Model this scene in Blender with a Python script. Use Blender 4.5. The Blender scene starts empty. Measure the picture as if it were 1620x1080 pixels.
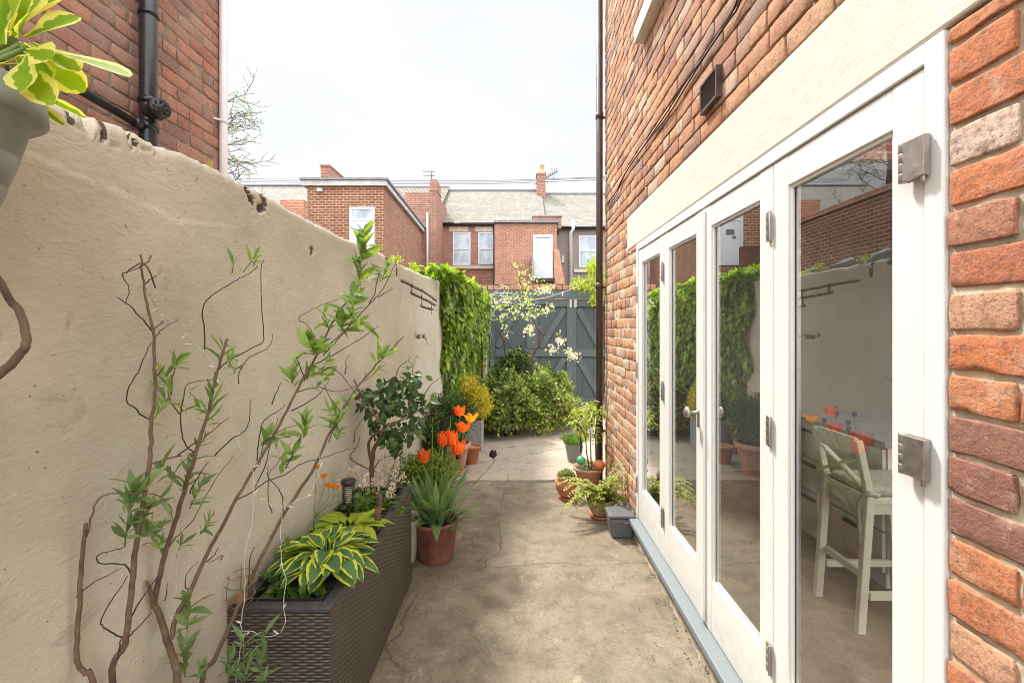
import bpy, math, random
from mathutils import Vector, Matrix, noise
R = random.Random(7)
S = bpy.context.scene
COL = S.collection

# ------------------------------------------------------------------ camera, world, sun
H = 1.6
cam = bpy.data.objects.new("camera", bpy.data.cameras.new("camera"))
COL.objects.link(cam); S.camera = cam
cam.location = (0, 0, H); cam.rotation_euler = (math.radians(90), 0, 0)
cam.data.sensor_width = 36; cam.data.lens = 16
cam.data.shift_x = -10/1620; cam.data.shift_y = -22/1620
cam.data.clip_start = .03; cam.data.clip_end = 3000

LD = Vector((.021, -.023, -.049)).normalized()          # travel direction of the light
elev = math.asin(-LD.z); az = math.atan2(-LD.x, -LD.y)  # compass angle of the sun from +Y towards +X
W = bpy.data.worlds.new("World"); S.world = W; W.use_nodes = True
nt = W.node_tree; nt.nodes.clear()
N = nt.nodes.new; L = nt.links.new
out = N('ShaderNodeOutputWorld'); bg = N('ShaderNodeBackground')
sky = N('ShaderNodeTexSky'); sky.sky_type = 'NISHITA'; sky.sun_disc = False
sky.sun_elevation = elev; sky.sun_rotation = az; sky.dust_density = 3; sky.air_density = 1.2
tc = N('ShaderNodeTexCoord'); mp = N('ShaderNodeMapping'); mp.inputs['Scale'].default_value = (1, 1, 2.2)
no = N('ShaderNodeTexNoise'); no.inputs['Scale'].default_value = 1.7; no.inputs['Detail'].default_value = 7; no.inputs['Roughness'].default_value = .55
cr = N('ShaderNodeValToRGB'); cr.color_ramp.elements[0].position = .30; cr.color_ramp.elements[1].position = .58
cr.color_ramp.elements[0].color = (.80, .80, .80, 1); cr.color_ramp.elements[1].color = (1, 1, 1, 1)
mx = N('ShaderNodeMix'); mx.data_type = 'RGBA'
mx.inputs[7].default_value = (9.6, 9.75, 9.9, 1)
L(tc.outputs['Generated'], mp.inputs[0]); L(mp.outputs[0], no.inputs[0]); L(no.outputs[0], cr.inputs[0])
L(cr.outputs[0], mx.inputs[0]); L(sky.outputs[0], mx.inputs[6]); L(mx.outputs[2], bg.inputs[0]); L(bg.outputs[0], out.inputs[0])
nrm = N('ShaderNodeVectorMath'); nrm.operation = 'DOT_PRODUCT'; nrm.inputs[1].default_value = Vector((-.05, .95, .32)).normalized(); L(tc.outputs['Generated'], nrm.inputs[0])
mr = N('ShaderNodeMapRange'); mr.interpolation_type = 'SMOOTHSTEP'; mr.inputs['From Min'].default_value = .25; mr.inputs['From Max'].default_value = .72; mr.inputs['To Min'].default_value = 1.30; mr.inputs['To Max'].default_value = .375; L(nrm.outputs['Value'], mr.inputs[0])
vm = N('ShaderNodeVectorMath'); vm.operation = 'SCALE'; L(mx.outputs[2], vm.inputs[0]); L(mr.outputs[0], vm.inputs['Scale']); L(vm.outputs[0], bg.inputs[0])
bg.inputs[1].default_value = .145
sun = bpy.data.objects.new("sun", bpy.data.lights.new("sun", 'SUN')); COL.objects.link(sun)
sun.data.energy = 3.6; sun.data.angle = math.radians(8); sun.data.color = (1, .95, .87)
sun.rotation_euler = LD.to_track_quat('-Z', 'Y').to_euler()
S.view_settings.view_transform = 'Standard'; S.view_settings.look = 'None'; S.view_settings.gamma = 1
S.view_settings.exposure = .93
S.cycles.filter_width = 1.0; S.cycles.max_bounces = 10; S.cycles.transparent_max_bounces = 12; S.cycles.sample_clamp_indirect = 6
S.cycles.caustics_reflective = False; S.cycles.caustics_refractive = False

# ------------------------------------------------------------------ helpers
def P(x, y, Y):
    "photo pixel (1620 wide) at depth Y -> point"
    return Vector(((x-820)/720*Y, Y, H-(y-518)/720*Y))
def PX(x, y, X):
    "photo pixel on the plane of the given X"
    Y = 720*X/(x-820)
    return Vector((X, Y, H-(y-518)/720*Y))
XL = lambda Y: -1.09+.032*Y
MATS = {}
class Mat:
    def __init__(s, name):
        s.m = bpy.data.materials.new(name); s.m.use_nodes = True; s.t = s.m.node_tree; s.t.nodes.clear()
        s.o = s.n('ShaderNodeOutputMaterial'); s.b = s.n('ShaderNodeBsdfPrincipled'); s.l(s.b.outputs[0], s.o.inputs[0])
        s.tc = s.n('ShaderNodeTexCoord'); MATS[name] = s.m
    def n(s, k): return s.t.nodes.new(k)
    def l(s, a, b): s.t.links.new(a, b)
    def noise(s, sc, det=4, rough=.6, vec=None, stretch=None, dist=0):
        k = s.n('ShaderNodeTexNoise'); k.inputs['Scale'].default_value = sc; k.inputs['Detail'].default_value = det
        k.inputs['Roughness'].default_value = rough; k.inputs['Distortion'].default_value = dist
        v = vec or s.tc.outputs['Object']
        if stretch:
            q = s.n('ShaderNodeMapping'); q.inputs['Scale'].default_value = stretch[:3]
            if len(stretch) > 3: q.inputs['Rotation'].default_value = stretch[3:]
            s.l(v, q.inputs[0]); v = q.outputs[0]
        s.l(v, k.inputs[0]); return k.outputs[0]
    def ramp(s, f, stops, interp='LINEAR'):
        k = s.n('ShaderNodeValToRGB'); k.color_ramp.interpolation = interp
        e = k.color_ramp.elements
        while len(e) < len(stops): e.new(.5)
        for i, (p, c) in enumerate(stops):
            e[i].position = p; e[i].color = (c, c, c, 1) if isinstance(c, (int, float)) else (*c, 1)
        s.l(f, k.inputs[0]); return k.outputs[0]
    def mix(s, f, a, b, mode='MIX'):
        k = s.n('ShaderNodeMix'); k.data_type = 'RGBA'; k.blend_type = mode
        for v, i in ((f, 0), (a, 6), (b, 7)):
            if hasattr(v, 'links'): s.l(v, k.inputs[i])
            else: k.inputs[i].default_value = v if i == 0 else (*v, 1)
        return k.outputs[2]
    def math(s, op, a, b=0):
        k = s.n('ShaderNodeMath'); k.operation = op
        for v, i in ((a, 0), (b, 1)):
            if hasattr(v, 'links'): s.l(v, k.inputs[i])
            else: k.inputs[i].default_value = v
        return k.outputs[0]
    def col(s, c):
        if hasattr(c, 'links'): s.l(c, s.b.inputs['Base Color'])
        else: s.b.inputs['Base Color'].default_value = (*c, 1)
    def rough(s, r, spec=None):
        if hasattr(r, 'links'): s.l(r, s.b.inputs['Roughness'])
        else: s.b.inputs['Roughness'].default_value = r
        if spec is not None: s.b.inputs['Specular IOR Level'].default_value = spec
    def bump(s, h, strength=.3, dist=.01, prev=None):
        k = s.n('ShaderNodeBump'); k.inputs['Strength'].default_value = strength; k.inputs['Distance'].default_value = dist
        s.l(h, k.inputs['Height'])
        if prev: s.l(prev, k.inputs['Normal'])
        s.l(k.outputs[0], s.b.inputs['Normal']); return k.outputs[0]
    def island(s):
        g = s.n('ShaderNodeNewGeometry'); return g.outputs['Random Per Island']

def plain(name, c, rough=.6, var=.25, sc=12, bump=.15, bsc=60, metal=0, spec=None):
    m = Mat(name); f = m.noise(sc, 5)
    m.col(m.mix(m.ramp(f, [(.3, 0), (.7, 1)]), tuple(x*(1-var) for x in c), tuple(min(1, x*(1+var)) for x in c)))
    m.rough(m.ramp(m.noise(sc*2), [(.3, max(0, rough-.12)), (.7, min(1, rough+.12))]), spec)
    m.b.inputs['Metallic'].default_value = metal
    if bump: m.bump(m.noise(bsc, 5), bump, .004)
    return m.m

def brick_island(name, pal, mortar=False, smear=.35, wash=.35):
    m = Mat(name); r = m.island()
    c = m.ramp(r, [(i/len(pal), p) for i, p in enumerate(pal)], 'CONSTANT')
    o = m.noise(9, 6, .65); o2 = m.noise(28, 6, .7); o3 = m.noise(130, 4, .7)
    c = m.mix(m.ramp(o, [(.35, 0), (.75, .5)]), c, (.36, .155, .10))
    c = m.mix(m.ramp(o2, [(.52, 0), (.70, .85)]), c, (.17, .10, .08))
    c = m.mix(m.ramp(m.noise(70, 5, .75), [(.35, .7), (.5, 0)]), c, (.20, .10, .07)); c = m.mix(m.ramp(m.noise(55, 5, .75), [(.58, 0), (.70, .5)]), c, (.66, .44, .32))
    s1 = m.ramp(m.noise(7, 7, .7, dist=.8), [(.55, 0), (.72, smear)])
    c = m.mix(s1, c, (.62, .48, .38))
    c = m.mix(m.ramp(m.noise(1.6, 3), [(.35, 0), (.7, wash)]), c, (.60, .42, .31))
    c = m.mix(m.ramp(o3, [(.32, .8), (.42, 0)]), c, (.10, .05, .035))
    m.col(c); m.rough(.88, .25)
    b = m.bump(o2, .8, .007); b = m.bump(m.noise(70, 5, .75), .7, .004, b); m.bump(o3, .6, .003, b)
    return m.m
PAL = [(.56, .23, .12), (.62, .30, .17), (.42, .16, .10), (.60, .27, .14), (.30, .15, .12), (.66, .44, .33), (.47, .19, .115), (.29, .17, .145), (.60, .30, .17), (.46, .25, .19), (.58, .40, .31), (.52, .22, .12)]
brick_island('brick_sunny', [(min(.72, r_*1.04), g_*1.20, b_*1.12) for r_, g_, b_ in PAL])  # paler copy of the house bricks, sunlit wash-out put into the colour
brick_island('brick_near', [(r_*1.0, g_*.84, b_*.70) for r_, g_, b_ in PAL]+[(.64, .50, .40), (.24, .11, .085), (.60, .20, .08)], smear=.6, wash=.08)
brick_island('brick_old', [(.36, .16, .12), (.42, .19, .13), (.30, .14, .115), (.45, .19, .12), (.33, .18, .16), (.38, .15, .10), (.25, .14, .13), (.43, .23, .17)], smear=.25)
def mortar(name, c):
    m = Mat(name); a = m.noise(45, 7, .7); b2 = m.noise(14, 5)
    m.col(m.mix(m.ramp(b2, [(.35, 0), (.7, 1)]), tuple(x*.6 for x in c), c)); m.rough(.95, .1)
    b = m.bump(a, .8, .008); m.bump(m.noise(200, 3), .5, .002, b); return m.m
mortar('mortar', (.74, .67, .51)); mortar('mortar_grey', (.34, .29, .225))

def brick_shader(name, c1, c2, mort, bw=.235, rh=.08, ms=.010, bump=.5):
    m = Mat(name); uv = m.tc.outputs['UV']
    nz = m.noise(3, 3, vec=uv)
    k = m.n('ShaderNodeTexBrick'); k.inputs['Scale'].default_value = 1; k.inputs['Brick Width'].default_value = bw
    k.inputs['Row Height'].default_value = rh; k.inputs['Mortar Size'].default_value = ms; k.inputs['Mortar Smooth'].default_value = .3
    k.inputs['Color1'].default_value = (*c1, 1); k.inputs['Color2'].default_value = (*c2, 1); k.inputs['Mortar'].default_value = (*mort, 1)
    k.inputs['Bias'].default_value = 0
    v = m.n('ShaderNodeVectorMath'); v.operation = 'ADD'
    sc = m.n('ShaderNodeVectorMath'); sc.operation = 'SCALE'; sc.inputs['Scale'].default_value = .02
    nn = m.n('ShaderNodeTexNoise'); nn.inputs['Scale'].default_value = 4; m.l(uv, nn.inputs[0]); m.l(nn.outputs[1], sc.inputs[0])
    m.l(uv, v.inputs[0]); m.l(sc.outputs[0], v.inputs[1]); m.l(v.outputs[0], k.inputs[0])
    c = m.mix(m.ramp(m.noise(2.2, 7, .7, vec=uv), [(.4, 0), (.75, .55)]), k.outputs[0], tuple(x*.5 for x in c1))
    c = m.mix(m.ramp(m.noise(5, 7, .75, vec=uv), [(.58, 0), (.72, .5)]), c, (.5, .40, .32))
    m.col(c); m.rough(.9, .2); m.bump(k.outputs[1], -bump, .01); return m.m
brick_shader('brick_brown', (.29, .115, .065), (.22, .085, .05), (.52, .40, .29), rh=.085, ms=.012)
brick_shader('brick_terrace', (.40, .18, .125), (.25, .115, .09), (.46, .37, .28), rh=.085, ms=.010)
brick_shader('brick_offshoot', (.48, .21, .14), (.34, .15, .105), (.55, .42, .3), rh=.085, ms=.010)
brick_shader('brick_dark', (.19, .075, .05), (.13, .055, .042), (.22, .15, .11), rh=.085, ms=.009)
brick_shader('slate', (.30, .28, .24), (.22, .205, .18), (.11, .10, .09), bw=.26, rh=.19, ms=.012)
brick_shader('pantile', (.38, .31, .25), (.28, .23, .19), (.10, .08, .07), bw=.24, rh=.30, ms=.045)
brick_shader('slate_light', (.33, .31, .28), (.24, .225, .20), (.20, .18, .16), bw=.28, rh=.22, ms=.02)

# painted render of the garden wall
m = Mat('cream_render')
g = m.noise(2.0, 5, .6); tr = m.noise(34, 7, .66, stretch=(1, 1.0, 2.0, .7, 0, 0), dist=.6); fi = m.noise(160, 4, .7); bl = m.noise(6, 6, .7)
c = m.mix(m.ramp(g, [(.3, 0), (.7, 1)]), (.53, .505, .41), (.69, .66, .54))
c = m.mix(m.ramp(bl, [(.55, 0), (.8, .55)]), c, (.41, .39, .305))
sep = m.n('ShaderNodeSeparateXYZ'); m.l(m.tc.outputs['Object'], sep.inputs[0])
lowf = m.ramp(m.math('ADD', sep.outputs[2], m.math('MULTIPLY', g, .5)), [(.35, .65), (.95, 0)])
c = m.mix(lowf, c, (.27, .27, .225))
c = m.mix(m.ramp(m.noise(3.5, 9, .78, dist=1.5), [(.60, 0), (.66, .45), (.72, .1)]), c, (.34, .32, .26)); c = m.mix(m.ramp(m.noise(9, 8, .8, stretch=(1, 1, .3)), [(.62, 0), (.75, .4)]), c, (.36, .335, .27))
c = m.mix(m.ramp(m.noise(75, 3, .5), [(.70, 0), (.74, .8)]), c, (.16, .13, .10))
m.col(c); m.rough(.8, .3)
b = m.bump(tr, .5, .010); b = m.bump(m.noise(5, 5, .6), .25, .02, b); m.bump(fi, .25, .002, b)

# concrete
def concrete(name, a, b_, dark, dirt=.6):
    m = Mat(name); g = m.noise(1.5, 6, .65, dist=.4); md = m.noise(7, 6, .7); sp = m.noise(120, 3, .7); sp2 = m.noise(260, 2, .6)
    c = m.mix(m.ramp(g, [(.32, 0), (.68, 1)]), a, b_)
    c = m.mix(m.ramp(md, [(.45, 0), (.72, dirt)]), c, dark)
    c = m.mix(m.ramp(m.noise(2.8, 8, .75, dist=1), [(.58, 0), (.68, .55)]), c, (.55, .45, .33))
    c = m.mix(m.ramp(sp, [(.56, 0), (.68, .75)]), c, (.07, .06, .05))
    c = m.mix(m.ramp(sp2, [(.64, 0), (.70, .7)]), c, (.62, .56, .47))
    c = m.mix(m.ramp(m.noise(42, 6, .8), [(.54, 0), (.64, .6)]), c, tuple(x*.55 for x in a)); c = m.mix(m.ramp(m.noise(60, 5, .8), [(.60, 0), (.68, .5)]), c, tuple(min(1, x*1.5) for x in b_)); c = m.mix(m.ramp(m.noise(1.9, 8, .8, dist=1.4), [(.56, 0), (.62, .6), (.70, .15)]), c, (.12, .105, .08))
    vo = m.n('ShaderNodeTexVoronoi'); vo.feature = 'DISTANCE_TO_EDGE'; vo.inputs['Scale'].default_value = .55
    dv = m.n('ShaderNodeVectorMath'); dv.operation = 'ADD'
    n2 = m.n('ShaderNodeTexNoise'); n2.inputs['Scale'].default_value = 3; n2.inputs['Detail'].default_value = 6
    m.l(m.tc.outputs['Object'], n2.inputs[0]); m.l(m.tc.outputs['Object'], dv.inputs[0]); sc2 = m.n('ShaderNodeVectorMath'); sc2.operation = 'SCALE'; sc2.inputs['Scale'].default_value = .22; m.l(n2.outputs[1], sc2.inputs[0]); m.l(sc2.outputs[0], dv.inputs[1]); m.l(dv.outputs[0], vo.inputs[0])
    cf = m.ramp(vo.outputs['Distance'], [(.0, .75), (.0028, 0)])
    cf = m.mix(m.ramp(m.noise(1.1, 2), [(.42, 0), (.48, 1)]), (0, 0, 0), cf)
    c = m.mix(cf, c, (.06, .045, .035))
    m.col(c); m.rough(m.ramp(md, [(.3, .7), (.7, .92)]), .3)
    b = m.bump(md, .45, .014); b = m.bump(m.noise(42, 6, .8), .5, .006, b); b = m.bump(sp, .5, .004, b); m.bump(sp2, .35, .002, b); return m.m
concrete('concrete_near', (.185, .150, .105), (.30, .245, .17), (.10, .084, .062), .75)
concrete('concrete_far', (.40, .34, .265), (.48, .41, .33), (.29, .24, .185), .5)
concrete('tarmac', (.07, .068, .065), (.10, .095, .09), (.05, .048, .045))

def paint(name, c, rough=.35, wear=.0):
    m = Mat(name); f = m.noise(3, 4)
    cc = m.mix(m.ramp(f, [(.3, 0), (.7, 1)]), tuple(x*.94 for x in c), c)
    cc = m.mix(m.ramp(m.noise(22, 7, .75, stretch=(1, 1, .25)), [(.70, 0), (.78, .5)]), cc, (.42, .37, .3))
    if name == 'white_paint':
        q = m.n('ShaderNodeSeparateXYZ'); m.l(m.tc.outputs['Object'], q.inputs[0])
        lo_ = m.ramp(m.math('ADD', q.outputs[2], m.math('MULTIPLY', m.noise(14, 7, .75), .35)), [(.36, .55), (.52, 0)]); cc = m.mix(lo_, cc, (.50, .46, .39))
        cc = m.mix(m.ramp(m.noise(60, 6, .8), [(.68, 0), (.70, .8)]), cc, (.33, .28, .22))
    m.col(cc); m.rough(m.ramp(m.noise(15), [(.3, rough-.08), (.7, rough+.1)]), .45)
    m.bump(m.noise(40, 4, stretch=(1, 1, .08)), .12, .003); return m.m
paint('white_paint', (.80, .79, .76)); paint('cream_paint', (.74, .69, .58), .6); paint('sill_blue', (.20, .23, .245), .5)
paint('far_white', (.64, .65, .68)); paint('stool_cream', (.70, .66, .50), .4); plain('cabinet_white', (.66, .65, .60), .4, .04, 3, 0)
paint('gate_grey', (.125, .160, .172), .55); paint('gate_grey_dark', (.10, .128, .14), .6)
m = Mat('lintel_paint'); c = m.mix(m.noise(2.5, 6), (.63, .60, .52), (.71, .68, .60)); c = m.mix(m.ramp(m.noise(5, 8, .75, dist=.8, stretch=(1, 1, .6)), [(.58, 0), (.72, .5)]), c, (.46, .44, .39)); c = m.mix(m.ramp(m.noise(40, 5, .7), [(.66, 0), (.72, .5)]), c, (.45, .41, .34))
m.col(c); m.rough(.75, .3); b = m.bump(m.noise(9, 6), .5, .012); m.bump(m.noise(80, 5), .4, .003, b)
plain('stone_lintel', (.58, .52, .43), .85, .2, 6, .3); plain('pebbledash', (.27, .235, .205), .95, .35, 40, .8, 90)
plain('steel', (.40, .37, .34), .38, .15, 20, .1, 90, metal=.85); plain('black_plastic', (.022, .021, .023), .32, .3, 10, .05)
plain('brown_metal', (.075, .045, .035), .35, .3, 9, .1); plain('wire_black', (.015, .013, .012), .5)
plain('zinc', (.30, .31, .32), .6); plain('fascia', (.50, .50, .49), .6, .25, 5); plain('white_plastic', (.72, .69, .68), .35, .08, 5, 0)
plain('terracotta', (.46, .17, .085), .75, .25, 9, .3); plain('terracotta_dirty', (.24, .095, .06), .6, .5, 7, .3)
plain('terracotta_pale', (.50, .27, .17), .8, .3, 10, .3); plain('soil', (.045, .032, .024), .98, .5, 30, 1, 45)
plain('grey_pot', (.24, .25, .26), .6, .2, 6, .15); plain('white_pot', (.62, .58, .50), .5, .12, 6, .1); plain('bin_grey', (.115, .12, .125), .5, .12, 8, .1, 120)
plain('basket_grey', (.25, .285, .265), .45, .25, 6, .15, 30); plain('green_ball', (.08, .36, .20), .4, .2, 8, .1); plain('orange_ball', (.56, .15, .06), .45, .2, 8, .1)
plain('bark', (.125, .068, .042), .9, .5, 30, .6, 80); plain('bark_red', (.15, .098, .064), .75, .45, 24, .4, 90); plain('bark_dark', (.055, .038, .03), .9, .4, 25, .6, 80)
plain('bark_yellow', (.33, .24, .11), .8, .4, 25, .5, 80); plain('stem_green', (.16, .24, .06), .6, .3, 20, .2)
plain('rust_wire', (.27, .16, .07), .7, .4, 20, .3); plain('silver_wire', (.62, .60, .57), .4, .2, 30, 0); plain('bulb_clear', (.75, .66, .48), .2, .1, 20, 0)
plain('wall_dirt', (.12, .10, .075), .95, .4, 30, .8, 60)
plain('driftwood', (.13, .065, .04), .95, .5, 18, 1, 40); plain('floor_room', (.12, .075, .048), .45, .3, 4, .1); plain('room_wall', (.17, .16, .145), .8, .05, 2, 0)
plain('lead', (.22, .23, .24), .6, .3, 8, .3); plain('chimney_pot', (.55, .40, .22), .8, .2, 8, .2); plain('blind', (.52, .56, .60), .5, .06, 3, 0)
plain('cushion', (.42, .41, .33), .9, .2, 30, .4); plain('screed', (.36, .31, .24), .9, .35, 12, .8, 30); plain('white_petal', (.80, .80, .74), .6, .05, 5, 0)

# dark wicker weave
m = Mat('wicker'); q = m.n('ShaderNodeSeparateXYZ'); m.l(m.tc.outputs['UV'], q.inputs[0])
v_ = m.math('DIVIDE', q.outputs[1], .011); fl = m.math('FLOOR', v_); frc = m.math('FRACT', v_)
a_ = m.math('POWER', m.math('SINE', m.math('MULTIPLY', frc, 3.14159)), .6)
w_ = m.math('SINE', m.math('ADD', m.math('MULTIPLY', q.outputs[0], 6.2832/.056), m.math('MULTIPLY', fl, 3.14159)))
h_ = m.math('MULTIPLY', a_, m.math('ADD', .62, m.math('MULTIPLY', w_, .38)))
c = m.ramp(h_, [(.15, (.028, .024, .020)), (.45, (.085, .072, .060)), (1, (.165, .142, .118))])  # strand tone follows the weave height, occlusion in the gaps painted into the colour
m.col(m.mix(m.ramp(m.noise(9, 6), [(.45, 0), (.75, .4)]), c, (.16, .135, .108))); m.rough(.42, .5); m.bump(h_, 1, .006)
plain('planter_rim', (.055, .055, .056), .5, .3, 12, .3, 60)

def leafm(name, cols, trans=.35, rough=.45, margin=None, mw=.30, spec=.3, mn=.16):
    m = Mat(name); r = m.island()
    c = m.ramp(r, [((i+.5)/len(cols), p) for i, p in enumerate(cols)])
    c = m.mix(m.ramp(m.noise(40, 3), [(.4, 0), (.8, .4)]), c, tuple(x*.6 for x in cols[0]))
    if margin:
        uv = m.n('ShaderNodeSeparateXYZ'); m.l(m.tc.outputs['UV'], uv.inputs[0])
        d = m.math('ABSOLUTE', m.math('SUBTRACT', uv.outputs[0], .5)); d = m.math('ADD', d, m.math('MULTIPLY', m.math('SUBTRACT', m.noise(38, 4), .5), mn))
        f1 = m.ramp(d, [(mw, 0), (mw+.025, 1)])
        c = m.mix(f1, c, margin)
    m.col(c); m.rough(min(.8, rough+.12), spec)
    t = m.n('ShaderNodeBsdfTranslucent'); mxs = m.n('ShaderNodeMixShader'); mxs.inputs[0].default_value = trans
    cc = m.n('ShaderNodeMix'); cc.data_type = 'RGBA'; cc.blend_type = 'MULTIPLY'; cc.inputs[0].default_value = 1; m.l(c, cc.inputs[6]); cc.inputs[7].default_value = (1.6, 1.5, .6, 1)
    m.l(cc.outputs[2], t.inputs[0]); m.l(m.b.outputs[0], mxs.inputs[1]); m.l(t.outputs[0], mxs.inputs[2]); m.l(mxs.outputs[0], m.o.inputs[0]); return m.m
leafm('leaf_shrub', [(.16, .28, .07), (.24, .38, .10), (.33, .47, .15), (.14, .25, .07), (.28, .42, .10)], .4)
leafm('leaf_shrub_low', [(.16, .25, .10), (.24, .35, .15), (.12, .20, .07), (.30, .42, .17)], .3)
leafm('leaf_ivy', [(.08, .16, .02), (.24, .40, .045), (.38, .55, .06), (.13, .23, .03), (.52, .64, .08)], .4)
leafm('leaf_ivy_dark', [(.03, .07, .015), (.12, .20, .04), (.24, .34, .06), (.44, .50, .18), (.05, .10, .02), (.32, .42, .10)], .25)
leafm('leaf_mound', [(.08, .14, .03), (.24, .33, .06), (.36, .46, .10), (.54, .56, .26), (.10, .18, .035), (.30, .40, .07)], .3)
leafm('leaf_box', [(.10, .17, .02), (.20, .30, .025), (.06, .11, .02), (.28, .38, .03)], .3)
leafm('leaf_box_dark', [(.03, .065, .012), (.06, .11, .02), (.09, .15, .025)], .2)
leafm('leaf_yellow', [(.68, .60, .06), (.52, .50, .06), (.36, .40, .05), (.74, .56, .07)], .35)
leafm('leaf_lime', [(.30, .40, .05), (.50, .58, .09), (.22, .32, .04), (.60, .64, .16)], .4)
leafm('leaf_camellia', [(.035, .07, .02), (.06, .11, .03), (.10, .16, .04)], .15, .3)
leafm('leaf_tulip', [(.14, .24, .10), (.20, .32, .11), (.27, .39, .17)], .3, .4)
leafm('leaf_herb', [(.09, .18, .03), (.16, .28, .05), (.22, .36, .07)], .3)
leafm('leaf_dark', [(.02, .045, .015), (.04, .08, .02), (.07, .12, .03)], .2)
leafm('leaf_nandina', [(.42, .44, .12), (.30, .36, .08), (.52, .50, .18), (.22, .30, .06)], .35)
leafm('leaf_hosta', [(.10, .21, .09), (.13, .26, .08), (.09, .18, .08)], .3, .35, (.66, .72, .07), .32)
leafm('leaf_hosta_lime', [(.42, .50, .04), (.36, .46, .04)], .3, .4, (.16, .28, .03), .40)
leafm('leaf_variegated', [(.26, .42, .02), (.18, .33, .02), (.34, .48, .03)], .5, .5, (.72, .70, .22), .27, .2, .42)
leafm('leaf_cherry', [(.38, .50, .06), (.48, .58, .09), (.28, .40, .05)], .45)
leafm('petal_white', [(.80, .80, .76), (.74, .74, .68)], .3, .6)
leafm('petal_pink', [(.72, .60, .58), (.66, .50, .48), (.78, .70, .66)], .3, .6)
leafm('petal_orange', [(.72, .09, .015), (.80, .15, .02), (.62, .055, .012)], .25, .5, (.85, .27, .03), .38)
leafm('petal_amber', [(.80, .34, .02), (.72, .22, .02)], .35)
leafm('petal_plum', [(.035, .008, .014), (.05, .01, .02)], .15)

# glass : reflective pane you can look through
m = Mat('door_glass'); m.t.nodes.remove(m.b)
fr = m.n('ShaderNodeFresnel'); fr.inputs['IOR'].default_value = 1.62
tr_ = m.n('ShaderNodeBsdfTransparent'); tr_.inputs[0].default_value = (.93, .95, .92, 1); gl = m.n('ShaderNodeBsdfGlossy'); gl.inputs['Roughness'].default_value = 0; gl.inputs[0].default_value = (.95, .97, .95, 1)
ms = m.n('ShaderNodeMixShader'); f2 = m.math('MINIMUM', m.math('MULTIPLY', fr.outputs[0], 3.0), .94)
bp = m.n('ShaderNodeBump'); bp.inputs['Strength'].default_value = .05; bp.inputs['Distance'].default_value = .01; m.l(m.noise(1.6, 1), bp.inputs['Height']); m.l(bp.outputs[0], gl.inputs['Normal'])
m.l(f2, ms.inputs[0]); m.l(tr_.outputs[0], ms.inputs[1]); m.l(gl.outputs[0], ms.inputs[2]); m.l(ms.outputs[0], m.o.inputs[0])
m = Mat('far_glass'); m.col(m.mix(m.ramp(m.noise(1.3, 4, stretch=(1, 1, .5)), [(.38, 0), (.62, 1)]), (.20, .26, .32), (.50, .57, .63))); m.rough(.12, .7)
m = Mat('dark_glass'); m.col((.05, .055, .06)); m.rough(.08, .7)

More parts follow.
